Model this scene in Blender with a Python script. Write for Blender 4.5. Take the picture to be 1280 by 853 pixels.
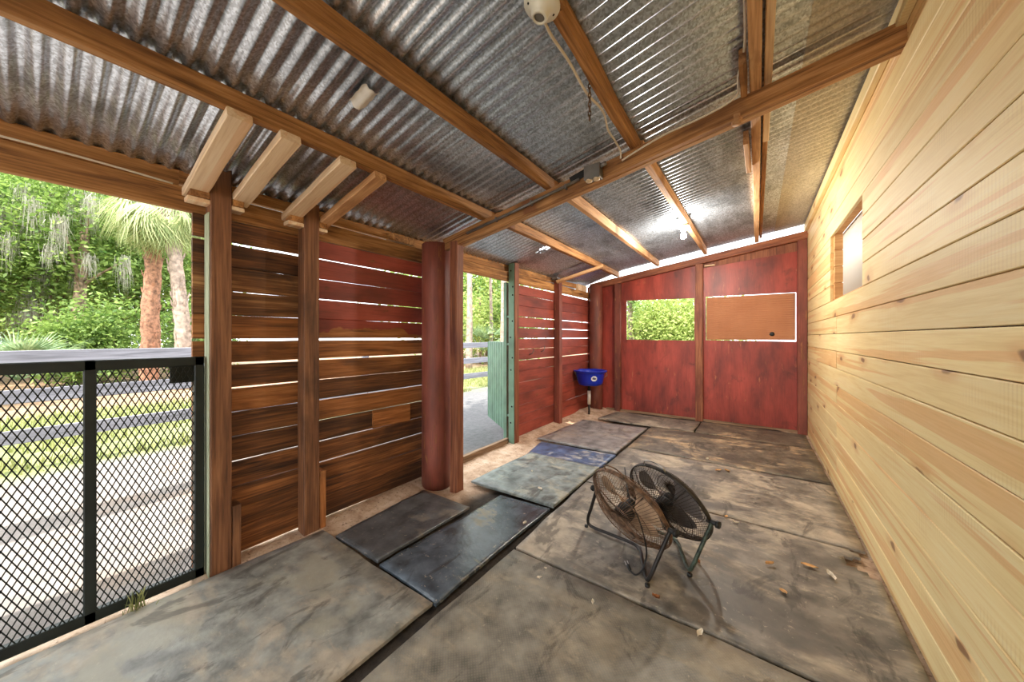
import bpy, bmesh, math, random
import numpy as np
from mathutils import Vector, Matrix, noise as mnoise

for o in list(bpy.data.objects):
    bpy.data.objects.remove(o)
SC = bpy.context.scene
COL = SC.collection
R = random.Random(7)
PI = math.pi

# ------------------------------------------------------------------ camera
F, CX, HY, VP, CH = 427.0, 640.0, 422.0, 946.0, 1.30
YAW = math.atan((VP - CX) / F)
cam = bpy.data.cameras.new('camera')
cam.sensor_width = 36.0
cam.lens = F / 1280 * 36
cam.shift_y = (HY - 426.5) / 1280
cam.clip_start = 0.02
cam.clip_end = 300
camo = bpy.data.objects.new('camera', cam)
COL.objects.link(camo)
camo.location = (0, 0, CH)
camo.rotation_euler = (PI / 2, 0, YAW)
SC.camera = camo

# ------------------------------------------------------------------ world, sun, exposure
SUN_DIR = Vector((-0.254, 1.25, -2.29)).normalized()
w = bpy.data.worlds.new('sky')
SC.world = w
w.use_nodes = True
bg = w.node_tree.nodes['Background']
bg.inputs[0].default_value = (0.93, 0.965, 1.0, 1)
bg.inputs[1].default_value = 1.7
sun = bpy.data.lights.new('sun', 'SUN')
sun.energy = 4.5
sun.angle = math.radians(0.7)
sun.color = (1, 0.95, 0.86)
suno = bpy.data.objects.new('sun', sun)
COL.objects.link(suno)
suno.rotation_euler = SUN_DIR.to_track_quat('-Z', 'Y').to_euler()
VS = SC.view_settings
VS.view_transform = 'Standard'
VS.look = 'None'
VS.gamma = 1
VS.use_curve_mapping = False
VS.exposure = 1.58

# pixel -> position helpers (1280 x 853 frame)
CF = Vector((-math.sin(YAW), math.cos(YAW), 0))
CR = Vector((math.cos(YAW), math.sin(YAW), 0))
def ray(x, y):
    return CF + CR * ((x - CX) / F) + Vector((0, 0, (HY - y) / F))
def on_floor(x, y, z=0.0):
    d = ray(x, y); t = (z - CH) / d.z
    return Vector((0, 0, CH)) + d * t
def at_depth(x, depth, z=0.0):
    d = ray(x, HY)
    p = d * depth
    return Vector((p.x, p.y, z))

# ------------------------------------------------------------------ roof surface
def roof_z(x, y):
    z = 2.715 + 0.2085 * x
    s = min(max((y - 2.4) / 3.6, 0), 1.2)
    if s > 0:
        xr = max(x, -1.9)
        d = s * (0.04 + 0.0697 * max(-0.02 - xr, -0.6))
        if x < -1.9:
            d += (x + 1.9) / 0.6 * (d - 0.11 * s ** 2.5)
        z += d
    return z

# ------------------------------------------------------------------ materials
def lin(c):
    return tuple(((v / 255) / 12.92 if v / 255 <= 0.04045 else ((v / 255 + 0.055) / 1.055) ** 2.4) for v in c[:3]) + (1,)

class Mat:
    def __init__(s, name):
        s.m = bpy.data.materials.new(name)
        s.m.use_nodes = True
        s.t = s.m.node_tree
        s.b = s.t.nodes['Principled BSDF']
    def n(s, typ, ins=None, out=0, **props):
        nd = s.t.nodes.new(typ)
        for k, v in props.items():
            setattr(nd, k, v)
        for k, v in (ins or {}).items():
            s.put(nd.inputs[k], v)
        return nd.outputs[out]
    def put(s, sock, v):
        if isinstance(v, bpy.types.NodeSocket):
            s.t.links.new(v, sock)
        else:
            sock.default_value = v
    def math(s, op, a, b=0.0, clamp=False):
        return s.n('ShaderNodeMath', {0: a, 1: b}, operation=op, use_clamp=clamp)
    def vmul(s, v, k):
        return s.n('ShaderNodeVectorMath', {0: v, 1: k}, operation='MULTIPLY')
    def vadd(s, a, b):
        return s.n('ShaderNodeVectorMath', {0: a, 1: b}, operation='ADD')
    def mix(s, f, a, b, mode='MIX'):
        return s.n('ShaderNodeMix', {0: f, 6: a, 7: b}, out=2, data_type='RGBA', blend_type=mode)
    def noise(s, vec, scale=1.0, detail=4.0, dist=0.0, rough=0.55):
        return s.n('ShaderNodeTexNoise', {'Vector': vec, 'Scale': scale, 'Detail': detail, 'Distortion': dist, 'Roughness': rough})
    def step(s, f, a, b):
        return s.n('ShaderNodeMapRange', {0: f, 1: a, 2: b, 3: 0.0, 4: 1.0}, interpolation_type='SMOOTHSTEP')
    def ramp(s, f, stops):
        nd = s.t.nodes.new('ShaderNodeValToRGB')
        s.t.links.new(f, nd.inputs[0])
        e = nd.color_ramp.elements
        while len(e) < len(stops):
            e.new(0.5)
        for q, (p, c) in zip(e, stops):
            q.position = p; q.color = c
        return nd.outputs[0]
    def obj(s, rand=True):
        c = s.n('ShaderNodeTexCoord', out=3)
        if not rand:
            return c
        r = s.rand()
        o = s.n('ShaderNodeCombineXYZ', {0: s.math('MULTIPLY', r, 37.0), 1: s.math('MULTIPLY', r, 91.0), 2: s.math('MULTIPLY', r, 53.0)})
        return s.vadd(c, o)
    def rand(s):
        return s.n('ShaderNodeObjectInfo', out=5)
    def bump(s, h, strength=0.3, dist=0.01):
        return s.n('ShaderNodeBump', {'Height': h, 'Strength': strength, 'Distance': dist})
    def set(s, **kw):
        for k, v in kw.items():
            s.put(s.b.inputs[k.replace('_', ' ')], v)
        return s.m

def wood(name, dark, base, light, rough=0.75, knots=0.0, heart=None, saw=False, stain=None, stain_amt=0.5, vary=0.25, bump=0.35, paint=None, wear=0.5, worn_low=False, gloss_bump=0.004, scratch=False):
    k = Mat(name)
    p = k.obj()
    a = k.noise(k.vmul(p, (0.6, 9, 9)), 2.2, 4, 1.2)
    f = k.noise(k.vmul(p, (2.5, 70, 70)), 1.6, 3, 0.3)
    v = k.math('ADD', k.math('MULTIPLY', a, 0.62), k.math('MULTIPLY', f, 0.38))
    col = k.ramp(v, [(0.33, lin(dark)), (0.5, lin(base)), (0.68, lin(light))])
    if heart:
        h = k.step(k.noise(k.vmul(p, (0.10, 5.5, 5.5)), 2.0, 4, 0.5), 0.53, 0.565)
        col = k.mix(k.math('MULTIPLY', h, 0.5), col, k.mix(f, lin(heart), lin(tuple(min(255, c * 1.14) for c in heart))))
    if stain:
        h = k.step(k.noise(k.vmul(p, (0.9, 2.2, 2.2)), 1.7, 5, 0.5, 0.6), 0.5, 0.68)
        col = k.mix(k.math('MULTIPLY', h, stain_amt), col, lin(stain))
    if knots:
        vo = k.t.nodes.new('ShaderNodeTexVoronoi'); vo.voronoi_dimensions = '2D'
        wob = k.noise(k.vmul(p, (5, 9, 0)), 1.0, 2)
        k.put(vo.inputs['Vector'], k.vadd(k.vmul(p, (1.7, 4.6, 0.0)), k.n('ShaderNodeCombineXYZ', {0: k.math('MULTIPLY', wob, 0.3), 1: k.math('MULTIPLY', wob, 0.3)})))
        vo.inputs['Scale'].default_value = 1.0
        g = k.math('GREATER_THAN', k.n('ShaderNodeSeparateColor', {0: vo.outputs[1]}), 1 - knots)
        d = vo.outputs[0]
        core = k.math('MULTIPLY', g, k.math('SUBTRACT', 1.0, k.step(d, 0.05, 0.10)))
        halo = k.math('MULTIPLY', g, k.math('SUBTRACT', 1.0, k.step(d, 0.08, 0.30)))
        col = k.mix(k.math('MULTIPLY', halo, 0.45), col, lin(heart or dark))
        col = k.mix(k.math('MULTIPLY', core, 0.8), col, lin((120, 72, 40)))
    height = f
    if paint:
        q = k.noise(k.vmul(p, (1.6, 7, 7)), 3.0, 6, 0.4, 0.68)
        keep = k.step(q, wear - 0.08, wear + 0.03)
        if worn_low:
            yy = k.n('ShaderNodeSeparateXYZ', {0: k.n('ShaderNodeTexCoord', out=3)}, out=1)
            lo = k.math('ADD', k.math('MULTIPLY', yy, 12.0), k.math('MULTIPLY', k.math('SUBTRACT', k.noise(k.vmul(p, (5, 5, 5)), 1.0, 4), 0.5), 2.4))
            keep = k.math('MULTIPLY', keep, k.step(lo, -0.25, -0.1))
        pv = k.noise(k.vmul(p, (0.8, 2.5, 2.5)), 2.0, 4)
        pc = k.ramp(pv, [(0.3, lin(tuple(c * 0.72 for c in paint))), (0.5, lin(paint)), (0.7, lin(tuple(min(c * 1.16 + 6, 255) for c in paint)))])
        pc = k.mix(k.math('MULTIPLY', k.step(f, 0.5, 0.62), 0.25), pc, lin(tuple(c * 0.6 for c in paint)))
        if scratch:
            sc1 = k.step(k.noise(k.vmul(p, (5, 22, 22)), 1.0, 4, 0.8, 0.6), 0.66, 0.70)
            sc2 = k.step(k.noise(k.vmul(p, (1.4, 1.4, 1.4)), 1.5, 3), 0.52, 0.62)
            keep = k.math('MULTIPLY', keep, k.math('SUBTRACT', 1.0, k.math('MULTIPLY', k.math('MULTIPLY', sc1, sc2), 0.8)))
            pc = k.mix(k.math('MULTIPLY', k.step(k.noise(k.vmul(p, (1.2, 1.6, 1.6)), 2.6, 6, 0.6, 0.65), 0.54, 0.7), 0.55), pc, lin((72, 36, 28)))
        col = k.mix(keep, col, pc)
    if saw:
        x = k.n('ShaderNodeSeparateXYZ', {0: p})
        sw = k.math('SINE', k.math('MULTIPLY', x, 330.0))
        m = k.step(k.noise(k.vmul(p, (1.1, 2, 2)), 1.6, 2), 0.5, 0.62)
        sm = k.math('MULTIPLY', sw, m)
        col = k.mix(k.math('MULTIPLY', k.math('MAXIMUM', sm, 0.0), 0.16), col, lin((178, 128, 78)))
    tone = k.math('ADD', 1 - vary / 2, k.math('MULTIPLY', k.rand(), vary))
    col = k.mix(1.0, col, k.n('ShaderNodeCombineXYZ', {0: tone, 1: tone, 2: tone}), 'MULTIPLY')
    return k.set(Base_Color=col, Roughness=rough, Normal=k.bump(height, bump, gloss_bump))

M = {}
M['pine'] = wood('pine_board', (230, 202, 142), (240, 216, 158), (244, 226, 178), 0.6, knots=0.42, heart=(208, 150, 92), saw=True, vary=0.16, bump=0.15)
M['pine_cut'] = wood('pine_framing', (190, 132, 76), (212, 158, 98), (228, 184, 126), 0.65, vary=0.12)
M['rafter'] = wood('rafter_wood', (94, 58, 26), (164, 114, 64), (202, 152, 100), 0.7, knots=0.14, stain=(88, 50, 24), stain_amt=0.55, vary=0.3)
M['rafter_pale'] = wood('pale_rafter_wood', (150, 100, 60), (204, 156, 108), (226, 186, 142), 0.75, knots=0.14, stain=(124, 80, 46), stain_amt=0.5, vary=0.2)
M['lumber'] = wood('new_lumber', (208, 172, 132), (232, 204, 168), (244, 222, 192), 0.7, knots=0.2, heart=(204, 156, 112), vary=0.12, bump=0.15)
M['oldplank'] = wood('old_brown_plank', (48, 28, 16), (112, 68, 36), (172, 112, 62), 0.68, knots=0.1, stain=(40, 25, 16), stain_amt=0.7, vary=0.5)
M['oldgrey'] = wood('weathered_plank', (54, 34, 20), (122, 80, 46), (186, 140, 90), 0.72, stain=(44, 28, 18), stain_amt=0.8, vary=0.4)
M['orangeplank'] = wood('orange_brown_plank', (90, 52, 24), (158, 98, 50), (196, 134, 78), 0.62, knots=0.1, stain=(60, 34, 18), stain_amt=0.55, vary=0.3)
M['post'] = wood('post_wood', (74, 42, 22), (126, 82, 52), (162, 112, 74), 0.65, knots=0.08, stain=(60, 38, 24), stain_amt=0.55, vary=0.25)
M['header'] = wood('header_beam_wood', (92, 56, 26), (168, 116, 64), (206, 156, 98), 0.78, knots=0.14, stain=(78, 46, 24), stain_amt=0.65, vary=0.25)
M['redplank'] = wood('red_painted_plank', (70, 36, 24), (118, 66, 42), (166, 104, 68), 0.6, paint=(148, 66, 51), wear=0.38, vary=0.35)
M['redworn'] = wood('half_painted_plank', (90, 52, 24), (158, 98, 50), (196, 134, 78), 0.62, paint=(146, 62, 48), wear=0.34, vary=0.15, worn_low=True)
M['redpost'] = wood('red_post', (84, 44, 26), (122, 70, 42), (170, 112, 70), 0.6, paint=(128, 66, 51), wear=0.42, vary=0.2)
M['brownred'] = wood('brown_red_post', (80, 42, 26), (138, 80, 52), (172, 112, 76), 0.62, stain=(104, 50, 38), stain_amt=0.8, vary=0.2)
M['redply'] = wood('red_painted_plywood', (132, 66, 38), (180, 100, 60), (206, 146, 98), 0.45, paint=(150, 58, 44), wear=0.36, scratch=True, vary=0.12, bump=0.1)
M['fencewood'] = wood('grey_fence_board', (92, 92, 98), (120, 120, 128), (142, 142, 150), 0.8, vary=0.15)
M['sill'] = wood('old_sill_board', (90, 68, 50), (140, 112, 86), (174, 148, 120), 0.85, vary=0.2)
M['blackpost'] = wood('pale_green_edge', (120, 130, 104), (168, 174, 146), (194, 200, 172), 0.7, vary=0.1)

def galvanised(name, base, spangle, dirt, dirt_amt, rough, metal):
    k = Mat(name)
    p = k.obj(False)
    s = k.n('ShaderNodeTexVoronoi', {'Vector': p, 'Scale': 130.0}, out=1)
    g = k.n('ShaderNodeSeparateColor', {0: s})
    col = k.ramp(k.math('ADD', k.math('MULTIPLY', g, 0.5), k.math('MULTIPLY', k.noise(p, 60, 3), 0.5)), [(0.3, lin(spangle)), (0.7, lin(base))])
    d = k.step(k.noise(k.vmul(p, (2.2, 1.0, 1.0)), 1.6, 6, 0.4, 0.65), 0.46, 0.66)
    col = k.mix(k.math('MULTIPLY', d, dirt_amt), col, lin(dirt))
    ru = k.step(k.noise(k.vmul(p, (0.9, 9, 1)), 1.3, 4, 0.3), 0.66, 0.74)
    col = k.mix(k.math('MULTIPLY', ru, 0.22), col, lin((120, 84, 60)))
    return k.set(Base_Color=col, Metallic=metal, Roughness=rough)
M['roof'] = galvanised('galvanised_roofing', (226, 236, 248), (176, 184, 194), (84, 88, 94), 0.45, 0.28, 0.88)
M['roofnew'] = galvanised('pale_roofing', (206, 202, 192), (176, 172, 162), (132, 126, 114), 0.3, 0.42, 0.7)

def mat_rubber(name, base, dust, dust_amt, rough=0.55, tread=0, bare=None):
    k = Mat(name)
    p = k.obj()
    n1 = k.noise(p, 2.2, 7, 0.6, 0.62)
    n2 = k.noise(k.vmul(p, (1, 2.3, 1)), 6.0, 5, 0.5, 0.65)
    d = k.math('ADD', k.math('MULTIPLY', n1, 0.65), k.math('MULTIPLY', n2, 0.35))
    c = k.ramp(k.noise(p, 9.0, 5), [(0.3, lin(tuple(v * 0.72 for v in base))), (0.7, lin(tuple(min(255, v * 1.2) for v in base)))])
    dd = k.step(d, 0.585 - 0.15 * dust_amt, 0.64 - 0.06 * dust_amt)
    c = k.mix(k.math('MULTIPLY', dd, 0.85), c, k.ramp(k.noise(p, 14, 4), [(0.3, lin(tuple(v * 0.82 for v in dust))), (0.7, lin(dust))]))
    if bare:
        c = k.mix(k.math('MULTIPLY', k.step(k.noise(k.vmul(p, (0.8, 1.4, 1)), 1.6, 5, 0.3), 0.55, 0.63), 0.7), c, lin(bare))
    sp = k.step(k.noise(p, 26, 6, 0.4, 0.75), 0.61, 0.66)
    c = k.mix(k.math('MULTIPLY', sp, 0.5), c, lin((196, 182, 160)))
    st = k.step(k.noise(k.vmul(p, (2.0, 0.9, 1)), 2.4, 6, 0.9, 0.66), 0.55, 0.64)
    c = k.mix(k.math('MULTIPLY', st, 0.55), c, lin((52, 48, 44)))
    h = k.noise(p, 40, 4)
    if tread:
        sx = k.n('ShaderNodeSeparateXYZ', {0: p})
        sy = k.n('ShaderNodeSeparateXYZ', {0: p}, out=1)
        t = k.math('MULTIPLY', k.math('SINE', k.math('MULTIPLY', sx, tread)), k.math('SINE', k.math('MULTIPLY', sy, tread)))
        tt = k.step(t, 0.15, 0.5)
        h = k.math('ADD', k.math('MULTIPLY', tt, 0.9), k.math('MULTIPLY', h, 0.3))
        c = k.mix(k.math('MULTIPLY', tt, 0.22), c, lin((168, 150, 126)))
    ro = k.math('ADD', rough - 0.08, k.math('MULTIPLY', dd, 0.25))
    return k.set(Base_Color=c, Roughness=ro, Normal=k.bump(h, 0.35, 0.004))
M['mat_grey'] = mat_rubber('grey_rubber', (144, 144, 137), (194, 180, 160), 0.75, 0.5, bare=(164, 158, 140))
M['mat_black'] = mat_rubber('black_rubber', (88, 90, 92), (142, 133, 122), 0.35, 0.42)
M['mat_slick'] = mat_rubber('slick_black_rubber', (83, 92, 101), (169, 160, 133), 0.2, 0.3)
M['mat_tread'] = mat_rubber('treaded_rubber', (136, 130, 118), (184, 170, 148), 0.75, 0.6, tread=420)
M['mat_tan'] = mat_rubber('dusty_rubber', (122, 115, 105), (204, 188, 166), 0.8, 0.58, bare=(96, 92, 86))
M['mat_green'] = mat_rubber('dusty_green_grey_rubber', (126, 135, 133), (187, 183, 164), 0.65, 0.48)
M['mat_blue'] = mat_rubber('blue_grey_rubber', (81, 99, 131), (210, 205, 196), 0.35, 0.38)
M['mat_brown'] = mat_rubber('brown_stained_rubber', (108, 99, 85), (207, 178, 142), 0.65, 0.6, bare=(70, 63, 56))
M['mat_dimple'] = mat_rubber('dimpled_rubber', (140, 137, 137), (194, 180, 167), 0.55, 0.42, tread=260)

def simple(name, col, rough=0.6, metal=0.0, var=0.0, scale=8.0, bump=0.0, **kw):
    k = Mat(name)
    c = lin(col)
    if var:
        p = k.obj()
        n = k.noise(p, scale, 5, 0.3)
        c = k.ramp(n, [(0.3, lin(tuple(v * (1 - var) for v in col))), (0.7, lin(tuple(min(255, v * (1 + var)) for v in col)))])
        if bump:
            kw['Normal'] = k.bump(n, bump, 0.01)
    return k.set(Base_Color=c, Roughness=rough, Metallic=metal, **kw)

def sandy(name):
    k = Mat(name)
    p = k.obj(False)
    c = k.ramp(k.noise(p, 7, 7, 0.2, 0.7), [(0.3, lin((150, 118, 92))), (0.5, lin((196, 168, 142))), (0.7, lin((222, 200, 178)))])
    c = k.mix(k.math('MULTIPLY', k.step(k.noise(p, 45, 4, 0.5), 0.6, 0.68), 0.6), c, lin((96, 72, 54)))
    x = k.n('ShaderNodeSeparateXYZ', {0: k.vadd(p, k.vmul(k.n('ShaderNodeTexNoise', {'Vector': p, 'Scale': 3.0}, out=1), (0.3, 0.3, 0.0)))})
    c = k.mix(k.math('MULTIPLY', k.step(x, -1.86, -1.62), k.step(x, 0.46, 0.38)), c, k.ramp(k.noise(p, 20, 5), [(0.3, lin((38, 33, 28))), (0.7, lin((70, 60, 50)))]))
    return k.set(Base_Color=c, Roughness=0.95, Normal=k.bump(k.noise(p, 60, 5), 0.6, 0.01))
M['sand'] = sandy('sandy_dirt')

def ground_mat():
    k = Mat('yard_ground')
    p = k.obj(False)
    x = k.n('ShaderNodeSeparateXYZ', {0: p})
    wob = k.math('MULTIPLY', k.math('SUBTRACT', k.noise(p, 0.9, 5), 0.5), 1.6)
    xx = k.math('ADD', x, wob)
    sand = k.ramp(k.noise(p, 5, 7, 0.2, 0.7), [(0.3, lin((104, 97, 92))), (0.7, lin((138, 130, 124)))])
    sand = k.mix(k.math('MULTIPLY', k.step(k.noise(p, 2.0, 6, 0.3), 0.52, 0.66), 0.5), sand, lin((136, 116, 98)))
    grass = k.ramp(k.noise(p, 6, 6), [(0.3, lin((96, 106, 60))), (0.6, lin((130, 136, 86))), (0.8, lin((150, 138, 108)))])
    litter = k.ramp(k.noise(p, 8, 7, 0.4, 0.7), [(0.3, lin((84, 62, 46))), (0.5, lin((140, 112, 86))), (0.7, lin((176, 152, 122)))])
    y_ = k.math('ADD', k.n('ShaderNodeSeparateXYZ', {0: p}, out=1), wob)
    grey_ground = k.ramp(k.noise(p, 14, 6, 0.2, 0.7), [(0.3, lin((80, 80, 82))), (0.7, lin((106, 105, 106)))])
    sand = k.mix(k.step(y_, 2.2, 3.4), sand, grey_ground)  # ground turns greyer and darker on the doorway side
    c = k.mix(k.step(xx, -5.6, -6.3), sand, grass)
    c = k.mix(k.step(xx, -9.6, -10.8), c, litter)
    return k.set(Base_Color=c, Roughness=0.95, Normal=k.bump(k.noise(p, 30, 5), 0.5, 0.02))
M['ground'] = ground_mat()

def leafy(name, c1, c2, trans=0.45):
    k = Mat(name)
    v = k.n('ShaderNodeVertexColor', layer_name='tint')
    g = k.n('ShaderNodeSeparateColor', {0: v})
    col = k.ramp(g, [(0.0, lin(c1)), (1.0, lin(c2))])
    k.set(Base_Color=col, Roughness=0.55)
    tr = k.n('ShaderNodeBsdfTranslucent', {0: col})
    mx = k.n('ShaderNodeMixShader', {0: trans, 1: k.b.outputs[0], 2: tr})
    k.t.links.new(mx, k.t.nodes['Material Output'].inputs[0])
    return k.m
M['leaf'] = leafy('green_leaf', (70, 106, 44), (168, 194, 104))
M['leaf_yellow'] = leafy('yellow_green_leaf', (108, 136, 56), (192, 202, 118))
M['leaf_dark'] = leafy('dark_green_leaf', (44, 76, 36), (112, 150, 72))
M['frond'] = leafy('palm_frond_green', (110, 132, 74), (190, 194, 140), 0.35)
M['frond_dark'] = leafy('palmetto_green', (88, 118, 78), (160, 180, 136), 0.35)
M['moss'] = leafy('grey_moss', (150, 146, 132), (206, 202, 190), 0.3)
M['grass'] = leafy('grass_blade', (112, 122, 66), (166, 166, 112), 0.35)
M['bark'] = simple('grey_brown_bark', (132, 112, 96), 0.95, var=0.35, scale=9, bump=0.8)
M['bark_red'] = simple('reddish_palm_bark', (134, 98, 78), 0.95, var=0.35, scale=12, bump=0.9)
M['bark_pale'] = simple('pale_bark', (146, 128, 116), 0.95, var=0.25, scale=9, bump=0.7)

M['gate'] = simple('dark_green_metal', (34, 40, 38), 0.5, 0.2, var=0.2)
M['greenmetal'] = simple('green_painted_metal', (104, 134, 116), 0.42, 0.1, var=0.12, scale=5)
M['greendark'] = simple('dark_gate_edge', (48, 60, 56), 0.5, 0.2)
M['whiteplastic'] = simple('white_porcelain', (226, 222, 206), 0.3)
M['cable'] = simple('cream_cable', (226, 214, 194), 0.5)
M['greybox'] = simple('grey_steel', (126, 122, 118), 0.45, 0.5, var=0.15)
M['screen'] = simple('pale_screen_wire', (206, 200, 190), 0.6, 0.2)
M['cream'] = simple('cream_plastic', (228, 204, 168), 0.4)
M['black'] = simple('black_rubber_trim', (22, 21, 20), 0.55)
M['dark'] = simple('dark_hole', (14, 12, 10), 0.9)
M['rust'] = simple('rusty_wire', (104, 80, 62), 0.7, 0.5, var=0.45, scale=30)
M['rustdark'] = simple('rusty_black_wire', (62, 50, 42), 0.6, 0.5, var=0.4, scale=30)
M['blackwire'] = simple('black_wire', (52, 48, 44), 0.5, 0.5, var=0.35, scale=30)
M['blacktube'] = simple('black_tube', (44, 40, 38), 0.4, 0.4, var=0.3, scale=20)
M['greentube'] = simple('chipped_green_tube', (58, 66, 56), 0.5, 0.4, var=0.5, scale=30)
M['blade'] = simple('dusty_fan_blade', (184, 152, 122), 0.6, 0.3, var=0.2)
M['bladegrey'] = simple('grey_fan_blade', (112, 104, 100), 0.5, 0.4, var=0.2)
M['chrome'] = simple('bare_metal', (190, 186, 180), 0.3, 0.9)
M['blue'] = simple('blue_plastic', (14, 44, 176), 0.35)
M['pvc'] = simple('white_pipe', (216, 210, 200), 0.4)
M['labelwhite'] = simple('white_sticker', (225, 225, 222), 0.5)
M['labelgrey'] = simple('grey_print', (96, 92, 92), 0.5)
M['patch'] = simple('hole_light_white', (236, 234, 228), 0.6)  # white colour standing in for daylight at the roof hole
M['dryleaf'] = simple('dry_leaf', (196, 150, 96), 0.8, var=0.3, scale=20)
M['paleleaf'] = simple('pale_dry_leaf', (222, 210, 190), 0.8, var=0.15, scale=20)
M['brownleaf'] = simple('brown_dry_leaf', (150, 92, 48), 0.8, var=0.3, scale=20)

def hatch_mat():
    k = Mat('brown_ribbed_board')
    p = k.obj(False)
    c = k.ramp(k.noise(p, 3, 5), [(0.3, lin((164, 104, 68))), (0.7, lin((194, 134, 92)))])
    return k.set(Base_Color=c, Roughness=0.7)
M['hatch'] = hatch_mat()

# ------------------------------------------------------------------ object helpers
def link(name, me, mat=None, parent=None):
    o = bpy.data.objects.new(name, me)
    COL.objects.link(o)
    if mat is not None and me is not None:
        mm = M[mat] if isinstance(mat, str) else mat
        if not me.materials:
            me.materials.append(mm)
    if parent is not None:
        o.parent = parent
    return o
def tag(o, label=None, cat=None, group=None, kind=None):
    if label: o['label'] = label
    if cat: o['category'] = cat
    if group: o['group'] = group
    if kind: o['kind'] = kind
    return o
def empty(name, loc=(0, 0, 0), rz=0.0, **kw):
    o = bpy.data.objects.new(name, None)
    o.empty_display_size = 0.1
    COL.objects.link(o)
    o.location = loc
    o.rotation_euler = (0, 0, rz)
    return tag(o, **kw)
def mesh(name, verts, faces, smooth=False):
    me = bpy.data.meshes.new(name)
    me.from_pydata([tuple(v) for v in verts], [], faces)
    me.update()
    if smooth:
        me.polygons.foreach_set('use_smooth', [True] * len(me.polygons))
    return me

def place(o, parent, mw):
    """put o at world matrix mw although it has a parent at its own place"""
    if parent is not None:
        pm = Matrix.Translation(parent.location) @ parent.rotation_euler.to_matrix().to_4x4()
        if parent.parent is not None:
            q = parent.parent
            pm = Matrix.Translation(q.location) @ q.rotation_euler.to_matrix().to_4x4() @ pm
        o.matrix_basis = pm.inverted() @ mw
    else:
        o.matrix_basis = mw

def beam(name, p0, p1, w, h, mat, parent=None, up=(0, 0, 1), n=2, jit=0.0, ch=0.004, taper=None):
    """squared timber from p0 to p1; local x along it, y its width, z its height (z towards up)"""
    p0, p1 = Vector(p0), Vector(p1)
    X = (p1 - p0); L = X.length; X.normalize()
    Z = Vector(up); Z = (Z - X * Z.dot(X)).normalized()
    Y = Z.cross(X)
    a, b = w / 2, h / 2
    prof = [(a - ch, -b), (a, -b + ch), (a, b - ch), (a - ch, b), (-a + ch, b), (-a, b - ch), (-a, -b + ch), (-a + ch, -b)]
    vs, fs = [], []
    for i in range(n + 1):
        t = i / n
        dy, dz = R.uniform(-jit, jit), R.uniform(-jit, jit) * 0.5
        dw = 1 + R.uniform(-jit, jit) / max(w, h)
        for (y, z) in prof:
            vs.append((t * L, y * dw + dy, z * dw + dz))
    for i in range(n):
        for k in range(8):
            q = (k + 1) % 8
            fs.append((i * 8 + k, i * 8 + q, i * 8 + 8 + q, i * 8 + 8 + k))
    fs.append(tuple(range(7, -1, -1)))
    fs.append(tuple(n * 8 + k for k in range(8)))
    o = link(name, mesh(name, vs, fs), mat, parent)
    mw = Matrix(((X.x, Y.x, Z.x, p0.x), (X.y, Y.y, Z.y, p0.y), (X.z, Y.z, Z.z, p0.z), (0, 0, 0, 1)))
    place(o, parent, mw)
    return o

def boxm(lo, hi, ch=0.003):
    bm = bmesh.new()
    bmesh.ops.create_cube(bm, size=1)
    for v in bm.verts:
        v.co = Vector([(lo[i] + hi[i]) / 2 + v.co[i] * (hi[i] - lo[i]) for i in range(3)])
    if ch:
        bmesh.ops.bevel(bm, geom=bm.edges[:], offset=ch, segments=1, affect='EDGES')
    me = bpy.data.meshes.new('box')
    bm.to_mesh(me); bm.free()
    return me
def box(name, lo, hi, mat, parent=None, ch=0.003):
    lo, hi = Vector(lo), Vector(hi)
    c = (lo + hi) / 2; c.z = lo.z
    o = link(name, boxm(lo - c, hi - c, ch), mat, parent)
    place(o, parent, Matrix.Translation(c))
    return o

def tube_data(pts, rad, sides=6, closed=False):
    pts = [Vector(p) for p in pts]
    n = len(pts)
    rr = rad if isinstance(rad, (list, tuple)) else [rad] * n
    vs, fs = [], []
    T0 = None; N = None
    for i in range(n):
        a = pts[i - 1] if (i > 0 or closed) else pts[i]
        b = pts[(i + 1) % n] if (i < n - 1 or closed) else pts[i]
        T = (b - a)
        T = T.normalized() if T.length > 1e-9 else Vector((0, 0, 1))
        if N is None:
            N = T.orthogonal().normalized()
        else:
            N = (N - T * N.dot(T))
            N = N.normalized() if N.length > 1e-6 else T.orthogonal().normalized()
        B = T.cross(N)
        for k in range(sides):
            a_ = 2 * PI * k / sides
            vs.append(pts[i] + (N * math.cos(a_) + B * math.sin(a_)) * rr[i])
    m = n if closed else n - 1
    for i in range(m):
        j = (i + 1) % n
        for k in range(sides):
            q = (k + 1) % sides
            fs.append((i * sides + k, i * sides + q, j * sides + q, j * sides + k))
    if not closed:
        fs.append(tuple(range(sides - 1, -1, -1)))
        fs.append(tuple((n - 1) * sides + k for k in range(sides)))
    return vs, fs
class Acc:
    def __init__(s): s.v = []; s.f = []
    def add(s, vf):
        o = len(s.v); s.v += list(vf[0]); s.f += [tuple(i + o for i in f) for f in vf[1]]
        return s
    def me(s, name, smooth=True): return mesh(name, s.v, s.f, smooth)
def lathe_data(prof, sides=24, M4=None):
    vs, fs = [], []
    n = len(prof)
    for (r, z) in prof:
        for k in range(sides):
            a = 2 * PI * k / sides
            vs.append(Vector((r * math.cos(a), r * math.sin(a), z)))
    for i in range(n - 1):
        for k in range(sides):
            q = (k + 1) % sides
            fs.append((i * sides + k, i * sides + q, (i + 1) * sides + q, (i + 1) * sides + k))
    if M4 is not None:
        vs = [M4 @ v for v in vs]
    return vs, fs
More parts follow.
